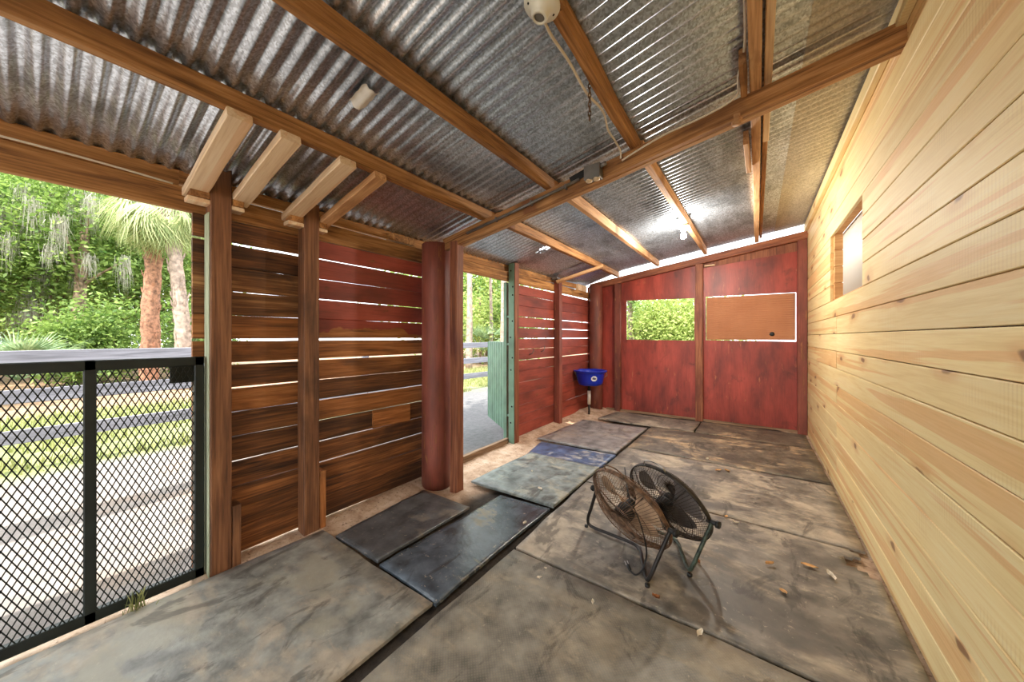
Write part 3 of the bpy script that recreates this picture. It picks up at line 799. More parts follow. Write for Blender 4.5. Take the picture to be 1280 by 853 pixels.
# ------------------------------------------------------------------ floor fans
def disc_frame(c, wdir, theta):
    wv = Vector(wdir).normalized()
    v2 = Vector((-wv.y, wv.x, 0))
    t = v2 * -math.cos(theta) + Vector((0, 0, math.sin(theta)))
    n = wv.cross(t)
    return wv, t, n
def floor_fan(name, off, wire, ringmat, tubemat, blademat, label, rustring):
    base = Vector((-0.60, 2.0, 0.0)) + Vector(off)
    root = empty(name, base, label=label, cat='fan', group='floor fans on the brown mat')
    c = Vector((0, 0, 0.315))
    W_, T_, N_ = disc_frame(c, (0.906, -0.423, 0), math.radians(62))
    Q = Matrix(((W_.x, T_.x, N_.x, c.x), (W_.y, T_.y, N_.y, c.y), (W_.z, T_.z, N_.z, c.z), (0, 0, 0, 1)))
    RAD = 0.255
    def dome(sgn, depth):
        a = Acc()
        NW = 84
        for k in range(NW):
            an = 2 * PI * k / NW
            pts = []
            for q in range(8):
                u = q / 7
                r = 0.05 + (RAD - 0.05) * u
                zz = sgn * depth * (1 - u ** 3.0)
                tw = an + 0.25 * (1 - u)
                pts.append(Q @ Vector((r * math.cos(tw), r * math.sin(tw), zz)))
            a.add(tube_data(pts, 0.0014, 3))
        for (rr_, u) in ((0.05, 0.0), (0.12, 0.34), (0.19, 0.68)):
            zz = sgn * depth * (1 - u ** 3.0)
            a.add(tube_data([Q @ Vector((rr_ * math.cos(2 * PI * k / 40), rr_ * math.sin(2 * PI * k / 40), zz)) for k in range(40)], 0.0018, 4, True))
        cap = [(0.0, zz0) for zz0 in (sgn * depth,)]
        a.add(lathe_data([(0.0, sgn * (depth + .003)), (0.045, sgn * (depth + .003)), (0.05, sgn * depth), (0.0, sgn * (depth - .002))], 20, Q))
        return a
    g1 = dome(1, 0.10); g2 = dome(-1, 0.085)
    o = link('rear_grille', g1.me('rear_grille'), wire, root)
    o = link('front_grille', g2.me('front_grille'), wire, root)
    # rim hoop
    a = Acc()
    a.add(lathe_data([(RAD - .002, -0.012), (RAD + .003, -0.013), (RAD + .005, -0.006), (RAD + .005, 0.006), (RAD + .003, 0.013), (RAD - .002, 0.012), (RAD - .002, -0.012)], 48, Q))
    link('rim_hoop', a.me('rim_hoop'), ringmat, root)
    # motor and support straps
    a = Acc()
    a.add(lathe_data([(0.0, 0.078), (0.045, 0.076), (0.052, 0.066), (0.052, 0.02), (0.044, 0.008), (0.0, 0.006)], 20, Q))
    mo = link('motor', a.me('motor'), 'black', root)
    a = Acc()
    for k in range(4):
        an = PI / 4 + k * PI / 2
        a.add(tube_data([Q @ Vector((0.045 * math.cos(an), 0.045 * math.sin(an), 0.06)), Q @ Vector((0.17 * math.cos(an), 0.17 * math.sin(an), 0.058)), Q @ Vector((RAD * math.cos(an), RAD * math.sin(an), 0.0))], 0.0035, 5))
    link('motor_strap', a.me('motor_strap'), ringmat, mo)
    # three blades on a hub
    hub = link('hub', Acc().add(lathe_data([(0.0, -0.045), (0.03, -0.042), (0.036, -0.03), (0.036, 0.005), (0.0, 0.006)], 18, Q)).me('hub'), 'black', root)
    for k in range(3):
        an0 = 0.5 + k * 2 * PI / 3
        vs, fs = [], []
        for i in range(7):
            u = i / 6
            r = 0.03 + 0.185 * u
            half = 0.25 + 0.42 * math.sin(min(u * 1.15, 1) * PI * 0.62)
            for j in range(7):
                v = j / 6 - .5
                an = an0 + half * 2 * v * (1.0 if u < .85 else 0.9)
                vs.append(Q @ Vector((r * math.cos(an), r * math.sin(an), -0.018 - 0.055 * v * (1.1 - .4 * u))))
        for i in range(6):
            for j in range(6):
                fs.append((i * 7 + j, i * 7 + j + 1, i * 7 + j + 8, i * 7 + j + 7))
        link('blade', mesh('blade', vs, fs, True), blademat, root)
    # tube stand: pivot, foot, floor bar bent back, foot, pivot
    PR = Q @ Vector((RAD + .012, 0, 0)); PL = Q @ Vector((-RAD - .012, 0, 0))
    fr = PR + Vector((-0.10, -0.052, 0)); fr.z = 0.0
    fl = PL + Vector((-0.095, 0.058, 0)); fl.z = 0.0
    zt = 0.036
    v2 = Vector((0.423, 0.906, 0))
    bk = (fr + fl) / 2 + v2 * 0.14 + Vector((0.06, 0, 0)); bk.z = zt
    fr.z = fl.z = zt
    up = Vector((0, 0, 1))
    path = [PR, PR.lerp(fr, .5), fr + (PR - fr) * 0.13, fr + (bk - fr) * 0.10, fr.lerp(bk, .55), bk + (fr - bk) * .12, bk + (fl - bk) * .12, fl.lerp(bk, .5), fl + (bk - fl) * 0.10, fl + (PL - fl) * 0.16, PL.lerp(fl, .5), PL]
    path = smooth_path(path, 4)
    vs, fs = tube_data(path, 0.0105, 8)
    link('stand', mesh('stand', vs, fs, True), tubemat, root)
    for P_ in (PR, PL):
        a = Acc().add(tube_data([P_ + (c - P_) * 0.10, P_ + (P_ - c) * 0.10], 0.013, 8))
        a.add(tube_data([P_ + (P_ - c) * 0.09, P_ + (P_ - c) * 0.14], 0.02, 8))
        link('tilt_knob', a.me('tilt_knob'), 'black', root)
    for P_ in (fr, fl, bk):
        a = Acc().add(tube_data([P_ + Vector((0, 0, -0.019)), P_ + Vector((0, 0, -0.006))], 0.013, 8))
        link('rubber_foot', a.me('rubber_foot'), 'black', root)
    # carry handle at the top
    a = Acc()
    hp = [Q @ Vector((RAD * math.sin(s), RAD * math.cos(s), 0)) + T_ * b for s, b in ((-.28, 0), (-.25, .028), (-.1, .04), (.1, .04), (.25, .028), (.28, 0))]
    link('handle', a.add(tube_data(smooth_path(hp, 3), 0.004, 6)).me('handle'), 'chrome' if rustring == 2 else ringmat, root)
    return root, Q
fan1, Q1 = floor_fan('floor_fan', (0, 0, 0), 'rust', 'rust', 'blacktube', 'blade', 'rusty brown wire floor fan with its cord hanging down in front', 1)
fan2, Q2 = floor_fan('floor_fan', (0.165, 0.215, 0), 'rustdark', 'blackwire', 'greentube', 'bladegrey', 'black wire floor fan standing behind the rusty one', 2)
# cord of the front fan
def ploc(x, y, z): return on_floor(x, y, z) - fan1.location
cp = [ploc(781, 585, .50), ploc(786, 620, .45), ploc(798, 648, .34), ploc(806, 675, .22), ploc(808, 695, .12), ploc(803, 712, .045), ploc(795, 719, .024), ploc(788, 714, .026)]
crd = link('power_cord', mesh('power_cord', *tube_data(smooth_path(cp, 6), 0.0042, 6), True), 'black', fan1)
a = Acc(); pe = cp[-1]
a.add(tube_data([pe, pe + Vector((-.02, .02, .012))], [0.007, 0.011], 8))
plug = link('plug', a.me('plug'), 'black', crd)
a = Acc()
for s in (-1, 1):
    a.add(tube_data([pe + Vector((-.02 + s * .005, .02 + s * .005, .012)), pe + Vector((-.035 + s * .005, .036 + s * .005, .022))], 0.0025, 5))
link('prong', a.me('prong'), 'chrome', crd)

# ------------------------------------------------------------------ mesh gate at the left opening
GX = -2.462
gt = empty('mesh_gate', (GX, -0.3, 0), label='black expanded metal mesh gate closing the left opening', cat='gate')
G0, G1, GZ0, GZ1 = -1.05, 0.536, 0.006, 1.196
def gbar(name, lo, hi): return box(name, lo, hi, 'gate', gt, ch=0.004)
gbar('stile', (GX - .018, G1 - .04, GZ0), (GX + .018, G1, GZ1))
gbar('stile', (GX - .018, G0, GZ0), (GX + .018, G0 + .04, GZ1))
gbar('stile', (GX - .018, 0.125, GZ0), (GX + .018, 0.163, GZ1))
gbar('rail', (GX - .018, G0, GZ1 - .048), (GX + .018, G1, GZ1))
gbar('rail', (GX - .018, G0, GZ0), (GX + .018, G1, GZ0 + .05))
box('latch_plate', (GX - .012, 0.405, GZ1 - .135), (GX - .002, G1 - .03, GZ1 - .03), 'gate', gt)
def mesh_panel(y0, y1, z0, z1, torn=None):
    SW, LW = 0.0246, 0.053
    vs, fs = [], []
    def strand(ya, za, yb, zb):
        o = len(vs)
        d = math.hypot(yb - ya, zb - za); uy, uz = (yb - ya) / d, (zb - za) / d
        hw = 0.0021
        for (py, pz) in ((ya, za), (yb, zb)):
            for (s, t) in ((-1, -1), (1, -1), (1, 1), (-1, 1)):
                vs.append((GX + 0.012 + t * 0.0013, py - uz * hw * s, pz + uy * hw * s))
        for k in range(4):
            q = (k + 1) % 4
            fs.append((o + k, o + q, o + 4 + q, o + 4 + k))
    ny = int((y1 - y0) / SW) + 1; nzz = int((z1 - z0) / LW) + 1
    for i in range(ny):
        for j in range(nzz):
            y = y0 + i * SW; z = z0 + j * LW
            if z + LW > z1 + .03 or y + SW > y1 + .02: continue
            cy, cz = y + SW / 2, z + LW / 2
            if torn and torn(cy, cz): continue
            pts = [(y, cz), (cy, z + LW), (y + SW, cz), (cy, z)]
            for a, b in ((0, 1), (1, 2), (2, 3), (3, 0)):
                strand(*pts[a], *pts[b])
    o = link('mesh_panel', mesh('mesh_panel', vs, fs), 'gate', gt)
    place(o, gt, Matrix.Identity(4))
    o['kind'] = 'stuff'
mesh_panel(0.16, G1 - .035, GZ0 + .04, GZ1 - .04)
mesh_panel(G0 + .035, 0.128, GZ0 + .04, GZ1 - .04, lambda y, z: z > 1.075 + (0.125 - y) * 0.9 and y > 0.035)

# ------------------------------------------------------------------ green sheet gate swung outwards at the doorway
hinge = Vector((-2.60, 3.56, 0)); far_ = Vector((-3.40, 4.13, 0))
dv = (far_ - hinge); gl = dv.length; ang = math.atan2(dv.y, dv.x)
gg = empty('sheet_gate', hinge, ang, label='pale green ribbed sheet metal gate swung open outside the doorway', cat='gate')
vs, fs = [], []
n = 96
for i in range(n + 1):
    u = i / n
    s = u * 8 % 1
    rib = 0.012 if s < .3 else (0.012 * (1 - (s - .3) / .1) if s < .4 else (0 if s < .9 else 0.012 * (s - .9) / .1))
    for (z, d) in ((0.07, 0), (1.235, 0), (1.235, -.004), (0.07, -.004)):
        vs.append((0.06 + (gl - .06) * u, 0.01 + rib + d, z))
for i in range(n):
    for k in range(4):
        q = (k + 1) % 4
        fs.append((i * 4 + k, i * 4 + q, i * 4 + 4 + q, i * 4 + 4 + k))
link('sheet', mesh('sheet', vs, fs), 'greenmetal', gg)
for nm, lo, hi, mt in (('stile', (0.02, -.03, 0.05), (0.065, 0.012, 1.245), 'greendark'), ('stile', (gl - .04, -.03, 0.06), (gl, 0.006, 1.24), 'greenmetal'), ('rail', (0.065, -.03, 1.20), (gl - .04, 0.006, 1.24), 'greenmetal'), ('rail', (0.065, -.03, 0.06), (gl - .04, 0.006, 0.10), 'greenmetal')):
    o = link(nm, boxm(Vector(lo), Vector(hi)), mt, gg)
for z in (0.22, 1.12):
    link('hinge', Acc().add(tube_data([(0, 0, z - .04), (0, 0, z + .04)], 0.014, 8)).add(tube_data([(0, 0, z), (0.05, -.01, z)], 0.012, 6)).add(tube_data([(0, 0, z), tuple(Matrix.Rotation(-ang, 3, 'Z') @ Vector((0, -.045, z)))], 0.012, 6)).me('hinge'), 'greendark', gg)
jp = empty('gate_post', (-2.60, 3.50, 0), label='slim green steel hinge post outside the doorway', cat='post')
box('post_tube', (-2.625, 3.475, -.09), (-2.575, 3.525, 2.0), 'greenmetal', jp)
for z in (0.3, 1.2, 1.55): box('post_bracket', (-2.575, 3.48, z), (-2.535, 3.52, z + .025), 'greenmetal', jp)

# ------------------------------------------------------------------ blue corner bucket on its pipe
bc = Vector((-2.262, 5.40, 0))
bk_ = empty('feed_bucket', bc, label='blue plastic feed bucket on a pipe in the wall corner', cat='bucket')
prof_in = []
a = Acc()
P = [(0.0, 0.505), (0.15, 0.505), (0.185, 0.515), (0.205, 0.56), (0.232, 0.70), (0.236, 0.715), (0.268, 0.735), (0.274, 0.748), (0.272, 0.755), (0.262, 0.755), (0.226, 0.735), (0.218, 0.70), (0.19, 0.55), (0.0, 0.53)]
a.add(lathe_data(P, 40))
link('tub', a.me('tub'), 'blue', bk_)
a = Acc().add(tube_data([(-0.02, 0.0, 0.50), (-0.02, 0.0, 0.30)], 0.042, 14)).add(tube_data([(-0.02, 0, .25), (-0.02, 0, .19)], 0.03, 12))
link('pipe', Acc().add(tube_data([(-.02, 0, .50), (-.02, 0, .40)], .02, 10)).me('pipe_neck'), 'black', bk_)
link('pipe', Acc().add(tube_data([(-.02, 0, .41), (-.02, 0, .18)], .028, 14)).me('pipe_sleeve'), 'pvc', bk_)
link('pipe', Acc().add(tube_data([(-.02, 0, .20), (-.02, 0, -.02)], .016, 10)).me('pipe_foot'), 'black', bk_)
for s in (-1, 1):
    d = CR * s
    link('bracket', Acc().add(tube_data([d * 0.262 + Vector((0, 0, .745)), d * .262 + Vector((0, .06, .66)), d * .215 + Vector((0, 0, .62))], 0.006, 6)).me('bracket'), 'greybox', bk_)
beam('mount_arm', bc + Vector((-.20, 0.02, .60)), bc + Vector((-.245, .02, .60)), 0.05, .03, 'greybox', bk_)
# octagonal sticker with mark, on the side facing the room
sd = Vector((-bc.x, -bc.y, 0)).normalized()
sa = math.atan2(sd.y, sd.x) + 0.28
def on_tub(u, v, lift):
    z = 0.635 + v
    r = 0.205 + (z - 0.56) / (0.70 - 0.56) * 0.027 + lift
    an = sa + u / r
    return (r * math.cos(an), r * math.sin(an), z)
def sticker(name, pts, lift, mt, par):
    o = link(name, mesh(name, [on_tub(u, v, lift) for u, v in pts], [tuple(range(len(pts)))]), mt, par); return o
octo = [(0.052 * math.cos(PI / 8 + k * PI / 4), 0.045 * math.sin(PI / 8 + k * PI / 4)) for k in range(8)]
st = sticker('sticker', octo, 0.003, 'labelwhite', bk_)
a = Acc()
def glyph(strokes, ox):
    for (x0, y0, x1, y1) in strokes:
        dx, dy = x1 - x0, y1 - y0; L = math.hypot(dx, dy); px, py = -dy / L * .0045, dx / L * .0045
        q = [(x0 + px, y0 + py), (x0 - px, y0 - py), (x1 - px, y1 - py), (x1 + px, y1 + py)]
        a.add(([Vector(on_tub(ox + u, v, .0042)) for u, v in q], [(0, 1, 2, 3)]))
glyph([(-.006, .012, -.006, -.012), (-.006, .012, .008, .006), (.008, .006, -.006, 0), (-.006, 0, .010, -.012)], -.018)
glyph([(-.009, .012, .009, .012), (0, .012, 0, -.012), (-.009, -.012, .009, -.012)], .004)
glyph([(.008, .012, -.008, .004), (-.008, .004, .008, -.004), (.008, -.004, -.008, -.012)], .024)
link('printed_mark', a.me('printed_mark', False), 'labelgrey', st)

# ------------------------------------------------------------------ lights and wiring
def lamp_holder(name, p, label, lit):
    root = empty(name, p, label=label, cat='light')
    # p is the fixing point on the timber, lathe profile hangs down
    D = [(0.0, 0.0), (0.062, 0.0), (0.066, -0.006), (0.064, -0.014), (0.05, -0.022), (0.034, -0.028), (0.030, -0.05), (0.026, -0.056), (0.019, -0.056), (0.019, -0.03), (0.0, -0.03)]
    b = link('lamp_holder', Acc().add(lathe_data(D, 32)).me('lamp_holder'), 'whiteplastic', root)
    link('socket_well', Acc().add(lathe_data([(0.0, -.052), (0.0185, -.052), (0.0185, -.031)], 16)).me('socket_well'), 'greybox' if not lit else 'whiteplastic', b)
    for (x, y) in ((0.045, 0.012), (-0.045, -0.012), (0.01, -0.05), (-.012, .048), (.002, .052)):
        link('screw_hole', Acc().add(lathe_data([(0.0, -.0195), (0.005, -.0195), (0.0055, -.016)], 8, Matrix.Translation((x, y, -.004)))).me('screw_hole'), 'dark', b)
    return root
h1 = roof_z(-.61, 1.06) - 0.098
L1 = lamp_holder('ceiling_lamp_holder', (-0.62, 1.05, h1), 'empty white porcelain lamp holder on the purlin end at the top', False)
L1.rotation_euler = (0, 0.2, 0.6)
purlin(-0.61, -0.61, 0.985, 1.12, 0.1, 0.088, 'rafter', dz=-.004)
zb = roof_z(-.66, 4.15) - 0.095
L2 = lamp_holder('ceiling_lamp', (-0.655, 4.15, zb), 'lit bare bulb in a white holder near the red wall', True)
em = Mat('glowing_bulb')
em.set(Base_Color=(1, 1, 1, 1), Emission_Color=(1, 0.95, 0.85, 1), Emission_Strength=30.0)
bulb = link('bulb', Acc().add(lathe_data([(0.013, -.05), (0.014, -.065), (0.024, -.085), (0.030, -.105), (0.027, -.125), (0.015, -.138), (0.0, -.141)], 20)).me('bulb'), em.m, L2)
pl = bpy.data.lights.new('bulb_light', 'POINT')
pl.energy = 36; pl.color = (1, .93, .82); pl.shadow_soft_size = 0.05
plo = bpy.data.objects.new('bulb_light', pl); COL.objects.link(plo); plo.location = (-0.655, 4.15, zb - .22)

def cable(name, pts, r, mat, label, n=5):
    o = tubeobj(name, smooth_path(pts, n), r, mat, None, 6, origin=pts[0])
    return tag(o, label, 'cable')
def rz_(x, y, d): return (x, y, roof_z(x, y) - d)
cable('electric_cable', [(-.645, 1.10, h1 - .004), rz_(-.655, 1.18, .094), rz_(-.66, 1.35, .085), rz_(-.668, 1.55, .095), rz_(-.662, 1.75, .080), rz_(-.69, 1.9, .085), rz_(-.70, 2.05, .075), rz_(-.70, 2.15, .09), (-.705, 2.172, 2.44)], .006, 'cable', 'white cable sagging along the purlin below the empty lamp holder')
bz = lambda x, d: 2.715 + .2085 * x - .092 - d
by = lambda x, d: 2.262 + .075 * x - .0235 - d
cable('electric_cable', [(-.70, by(-.7, .008), bz(-.7, .05)), (-.6, by(-.6, .006), bz(-.6, .03)), (-.45, by(-.45, .006), bz(-.45, .012)), (-.3, by(-.3, .006), bz(-.3, .015)), (-.15, by(-.15, .006), bz(-.15, .008)), (-.085, 2.21, bz(-.08, -.01)), (-.078, 2.1, roof_z(-.08, 2.1) - .06), (-.045, 1.9, roof_z(-.045, 1.9) - .05), (-.041, 1.4, roof_z(-.04, 1.4) - .03), (-.041, .3, roof_z(-.04, .3) - .03)], .006, 'cable', 'white cable following the cross beam and turning along the pale purlin')
# conduit along the beam
x0, x1 = -1.95, -.98
cd = empty('conduit', (x0, by(x0, .012), bz(x0, .06)), label='thin grey conduit clipped along the left half of the cross beam', cat='pipe')
link('pipe', mesh('pipe', *[q if i else [Vector(v) - cd.location for v in q] for i, q in enumerate(tube_data([(x0, by(x0, .012), bz(x0, .055)), ((x0 + x1) / 2, by(-1.5, .013), bz(-1.46, .058)), (x1, by(x1, .012), bz(x1, .045))], .011, 10))], True), 'greybox', cd)
for t in (.3, .62, .9):
    x = x0 + (x1 - x0) * t
    o = link('clip', boxm(Vector((-.006, -.016, -.018)), Vector((.006, .012, .018)), .002), 'greybox', cd)
    o.location = Vector((x, by(x, .010), bz(x, .053))) - cd.location
ob = empty('outlet_box', (-.875, by(-.875, .03), bz(-.875, .06)), label='grey metal outlet box with two cream sockets under the beam middle', cat='outlet')
link('box_body', boxm(Vector((-.055, -.035, -.045)), Vector((.055, .028, .05)), .005), 'greybox', ob)
for s in (-1, 1):
    link('outlet_face', Acc().add(lathe_data([(0.0, -.054), (.02, -.054), (.022, -.045), (.022, -.04)], 14, Matrix.Translation((s * .026, -.012, 0)))).me('outlet_face'), 'cream', ob)
tubeobj('connector', [(.05, -.01, .03), (.09, -.01, .04)], .014, 'greybox', None, 8).parent = ob
beam('strap_strip', beam_pt(-1.05, -.026, -.02), beam_pt(-.94, -.028, -.01), .004, .05, 'black', ce, n=1, ch=.001)
# rusty chain on the purlin
a = Acc()
ctop = Vector((-.652, 1.55, roof_z(-.65, 1.55) - .05))
for i in range(9):
    cc = ctop - Vector((0, 0, .022 * i))
    ax = Vector((1, 0, 0)) if i % 2 else Vector((0, 1, 0))
    a.add(tube_data([cc - ctop + ax * .007 * math.cos(t) + Vector((0, 0, .016 * math.sin(t))) for t in [2 * PI * k / 10 for k in range(10)]], .0025, 4, True))
o = link('chain', a.me('chain'), 'rust'); o.location = ctop; tag(o, 'short rusty chain hanging from the middle purlin', 'chain')
# cut stub on the beam underside
o = link('knot_stub', Acc().add(lathe_data([(0, -.03), (.022, -.03), (.028, 0), (.028, .02)], 10)).me('knot_stub'), 'rafter_pale', ce)
place(o, ce, Matrix.Translation(beam_pt(-.09, .0, -.10)))

# ------------------------------------------------------------------ dry leaves on the mats
def leaf_mesh(L, W, curl, sd):
    rr = random.Random(sd)
    vs, fs = [], []
    n = 7
    for i in range(n):
        u = i / (n - 1)
        hw = W / 2 * math.sin(PI * (0.06 + 0.9 * u)) ** .8
        x = (u - .5) * L
        zc = curl * (1 - (2 * u - 1) ** 2) * -.3 + curl * .4
        for s in (-1, 0, 1):
            vs.append((x, s * hw + rr.uniform(-.002, .002), max(zc + curl * abs(s) * .9 + rr.uniform(-.001, .001), .0008)))
    for i in range(n - 1):
        for j in range(2):
            a = i * 3 + j; fs.append((a, a + 3, a + 4, a + 1))
    return mesh('dry_leaf', vs, fs, True)
LV = [(1012, 709, .075, .03, 'dryleaf', 'largest curled orange leaf on the mat right of the fans'),
      (1039, 721, .075, .028, 'paleleaf', 'pale narrow leaf lying right of the largest orange leaf'),
      (962, 707, .05, .022, 'dryleaf', 'tan leaf between the black fan and the largest orange leaf'),
      (979, 741, .035, .025, 'dryleaf', 'small yellow leaf nearer than the largest orange leaf'),
      (875, 794, .05, .022, 'paleleaf', 'cream leaf lying on the treaded mat at the bottom'),
      (820, 749, .035, .02, 'brownleaf', 'brown leaf just in front of the rusty fan'),
      (873, 703, .045, .02, 'brownleaf', 'brown leaf by the foot of the black fan'),
      (898, 589, .06, .03, 'dryleaf', 'left one of two tan leaves behind the black fan'),
      (909, 590, .05, .025, 'dryleaf', 'right one of two tan leaves behind the black fan'),
      (908, 647, .04, .02, 'dryleaf', 'small leaf on the mat seam right of the black fan'),
      (920, 655, .04, .02, 'paleleaf', 'pale bit of leaf just right of the mat seam leaf'),
      (741, 756, .022, .014, 'paleleaf', 'small white chip on the treaded mat below the fans'),
      (674, 724, .03, .016, 'paleleaf', 'pale leaf on the corner of the treaded mat'),
      (675, 614, .05, .03, 'paleleaf', 'white leaf on the greenish mat near its front edge'),
      (656, 656, .035, .022, 'paleleaf', 'pale leaf on the far end of the shiny black mat'),
      (682, 712, .018, .014, 'paleleaf', 'tiny white flake near the front seam of the fan mat'),
      (665, 592, .03, .018, 'paleleaf', 'small pale leaf in the middle of the greenish mat'),
      (884, 575, .03, .02, 'paleleaf', 'pale flake on the second mat behind the fans')]
for i, (x, y, L, W_, mt, lb) in enumerate(LV):
    o = link('dry_leaf', leaf_mesh(L, W_, .006 + .004 * (i % 3), i), mt)
    p = on_floor(x, y, 0.019); o.location = p; o.location.z = 0.022 if i not in (13, 16) else .034
    o.rotation_euler = (0, 0, i * 1.9); tag(o, lb, 'leaf', 'dry leaves scattered on the mats')

# ------------------------------------------------------------------ outside: vegetation helpers
def leaf_cloud(name, centers, normals_bias, sizes, mat, parent, rng, tint=None, aspect=.5, origin=Vector((0, 0, 0))):
    N = len(centers)
    d = rng.normal(size=(N, 3)); d[:, 2] = d[:, 2] * .6 - .15
    d /= np.linalg.norm(d, axis=1)[:, None] + 1e-9
    u = rng.normal(size=(N, 3)); u[:, 2] += normals_bias
    u -= d * (u * d).sum(1)[:, None]; u /= np.linalg.norm(u, axis=1)[:, None] + 1e-9
    s = np.cross(d, u)
    L = sizes[:, None]
    base = centers; tip = centers + d * L
    mid = centers + d * L * .5
    a = mid + s * L * aspect * .5 + u * L * .08; b = mid - s * L * aspect * .5 + u * L * .08
    V = np.stack([base, a, tip, b], 1).reshape(-1, 3) - np.array(origin)
    quads(name, V, mat, parent, rng.random(N) if tint is None else tint)
    return bpy.data.objects[quads.last]
def quads(name, V, mat, parent, tint):
    N = len(V) // 4
    me = bpy.data.meshes.new(name)
    me.vertices.add(N * 4); me.vertices.foreach_set('co', V.astype(np.float32).ravel())
    me.loops.add(N * 4); me.loops.foreach_set('vertex_index', np.arange(N * 4, dtype=np.int32))
    me.polygons.add(N); me.polygons.foreach_set('loop_start', np.arange(0, N * 4, 4, dtype=np.int32))
    me.update(calc_edges=True)
    ca = me.color_attributes.new('tint', 'FLOAT_COLOR', 'POINT')
    c = np.ones((N * 4, 4), dtype=np.float32); c[:, :3] = np.repeat(tint, 4)[:, None]
    ca.data.foreach_set('color', c.ravel())
    o = link(name, me, mat, parent)
    quads.last = o.name
    return o
RN = np.random.default_rng(5)
def tree(p, h, trunk_r, crown, nclus, per, lsize, leafmat, bark, label, group, name='leafy_tree', lean=(0, 0), low=0.25, moss=0, crown_off=(0, 0), nbr=9):
    """crown = (rx, ry, rz, centre height)"""
    root = empty(name, (p[0], p[1], -0.1), label=label, cat='tree' if 'bush' not in name and 'shrub' not in name else 'bush', group=group)
    top = Vector((lean[0], lean[1], h))
    a = Acc()
    tp = [Vector((0, 0, 0)), Vector((lean[0] * .2 + .05, lean[1] * .2, h * .3)), Vector((lean[0] * .55 - .04, lean[1] * .55 + .05, h * .65)), top]
    sp = smooth_path(tp, 5)
    a.add(tube_data(sp, [trunk_r * (1.15 - .75 * i / (len(sp) - 1)) for i in range(len(sp))], 9))
    rx, ry, rz, cz = crown
    C0 = Vector((lean[0] + crown_off[0], lean[1] + crown_off[1], cz))
    cl = []
    for i in range(nclus):
        v = RN.normal(size=3); v /= np.linalg.norm(v)
        q = RN.random() ** .45
        cl.append((C0.x + v[0] * rx * q, C0.y + v[1] * ry * q, max(C0.z + v[2] * rz * q, .25)))
    for i in range(min(nbr, nclus)):
        e = Vector(cl[i]); t = R.uniform(low, .9)
        s = sp[int(t * (len(sp) - 1))]
        m = s.lerp(e, .5) + Vector((0, 0, R.uniform(0, .25)))
        r0 = trunk_r * (.45 - .2 * t)
        a.add(tube_data(smooth_path([s, m, e], 3), [r0 * (1 - .8 * k / 6) for k in range(7)], 5))
    link('trunk', a.me('trunk'), bark, root)
    cl = np.array(cl)
    cs = np.repeat(cl, per, 0)
    spread = max(min(rx, rz) * .32, .12)
    cs = cs + RN.normal(size=cs.shape) * np.array([spread, spread, spread * .7])
    cs[:, 2] = np.maximum(cs[:, 2], .12)
    tint = np.clip(np.repeat(RN.random(nclus), per) * .6 + RN.random(len(cs)) * .4, 0, 1)
    leaf_cloud('crown', cs, 1.2, lsize * (.6 + .8 * RN.random(len(cs))), leafmat, root, RN, tint)
    if moss:
        V = []; 
        for i in range(moss):
            c = sorted(cl.tolist(), key=lambda q: -q[0])[R.randrange(nclus // 2)]; c = (c[0] + .35, c[1], c[2])
            for k in range(70):
                x, y, z = c[0] + R.gauss(0, .09), c[1] + R.gauss(0, .09), c[2] + R.uniform(-.1, .2)
                ln = R.uniform(.25, .95) * (1.2 if i % 2 else .8)
                a_ = R.uniform(0, PI); dx, dy = math.cos(a_) * .006, math.sin(a_) * .006
                ox, oy = R.gauss(0, .07), R.gauss(0, .07)
                V += [(x - dx, y - dy, z), (x + dx, y + dy, z), (x + ox + dx * .2, y + oy + dy * .2, z - ln), (x + ox - dx * .2, y + oy - dy * .2, z - ln)]
        mo = quads('moss', np.array(V), 'moss', root, RN.random(len(V) // 4)); mo['label'] = 'hanging grey moss'; mo['kind'] = 'stuff'
    return root

def fan_frond(n=26, L=.62, spreadang=2.5, droop=.25, wid=.035, petiole=.6):
    """fan palm leaf along +x: petiole then leaflets"""
    V = []
    vsp, fsp = tube_data([(0, 0, 0), (petiole * .5, 0, .03), (petiole, 0, 0)], [.016, .011, .008], 4)
    for f in fsp:
        if len(f) == 4: V += [vsp[i] for i in f]
    for k in range(n):
        an = (k / (n - 1) - .5) * spreadang
        d = Vector((math.cos(an), math.sin(an), 0)); s = Vector((-d.y, d.x, 0))
        l = L * (1 - .28 * abs(an) / 1.4) * R.uniform(.9, 1.08)
        prev = None
        for q in range(4):
            u = q / 3
            wv = wid * (0.5 + 1.2 * u if u < .4 else 1.0 * (1 - (u - .4) / .6) + .05)
            c = Vector((petiole, 0, 0)) + d * l * u + Vector((0, 0, -droop * u * u * (1 + .6 * abs(an)) + .04 * u))
            pr = (c - s * wv / 2, c + s * wv / 2)
            if prev: V += [prev[0], prev[1], pr[1], pr[0]]
            prev = pr
    return np.array([tuple(v) for v in V])
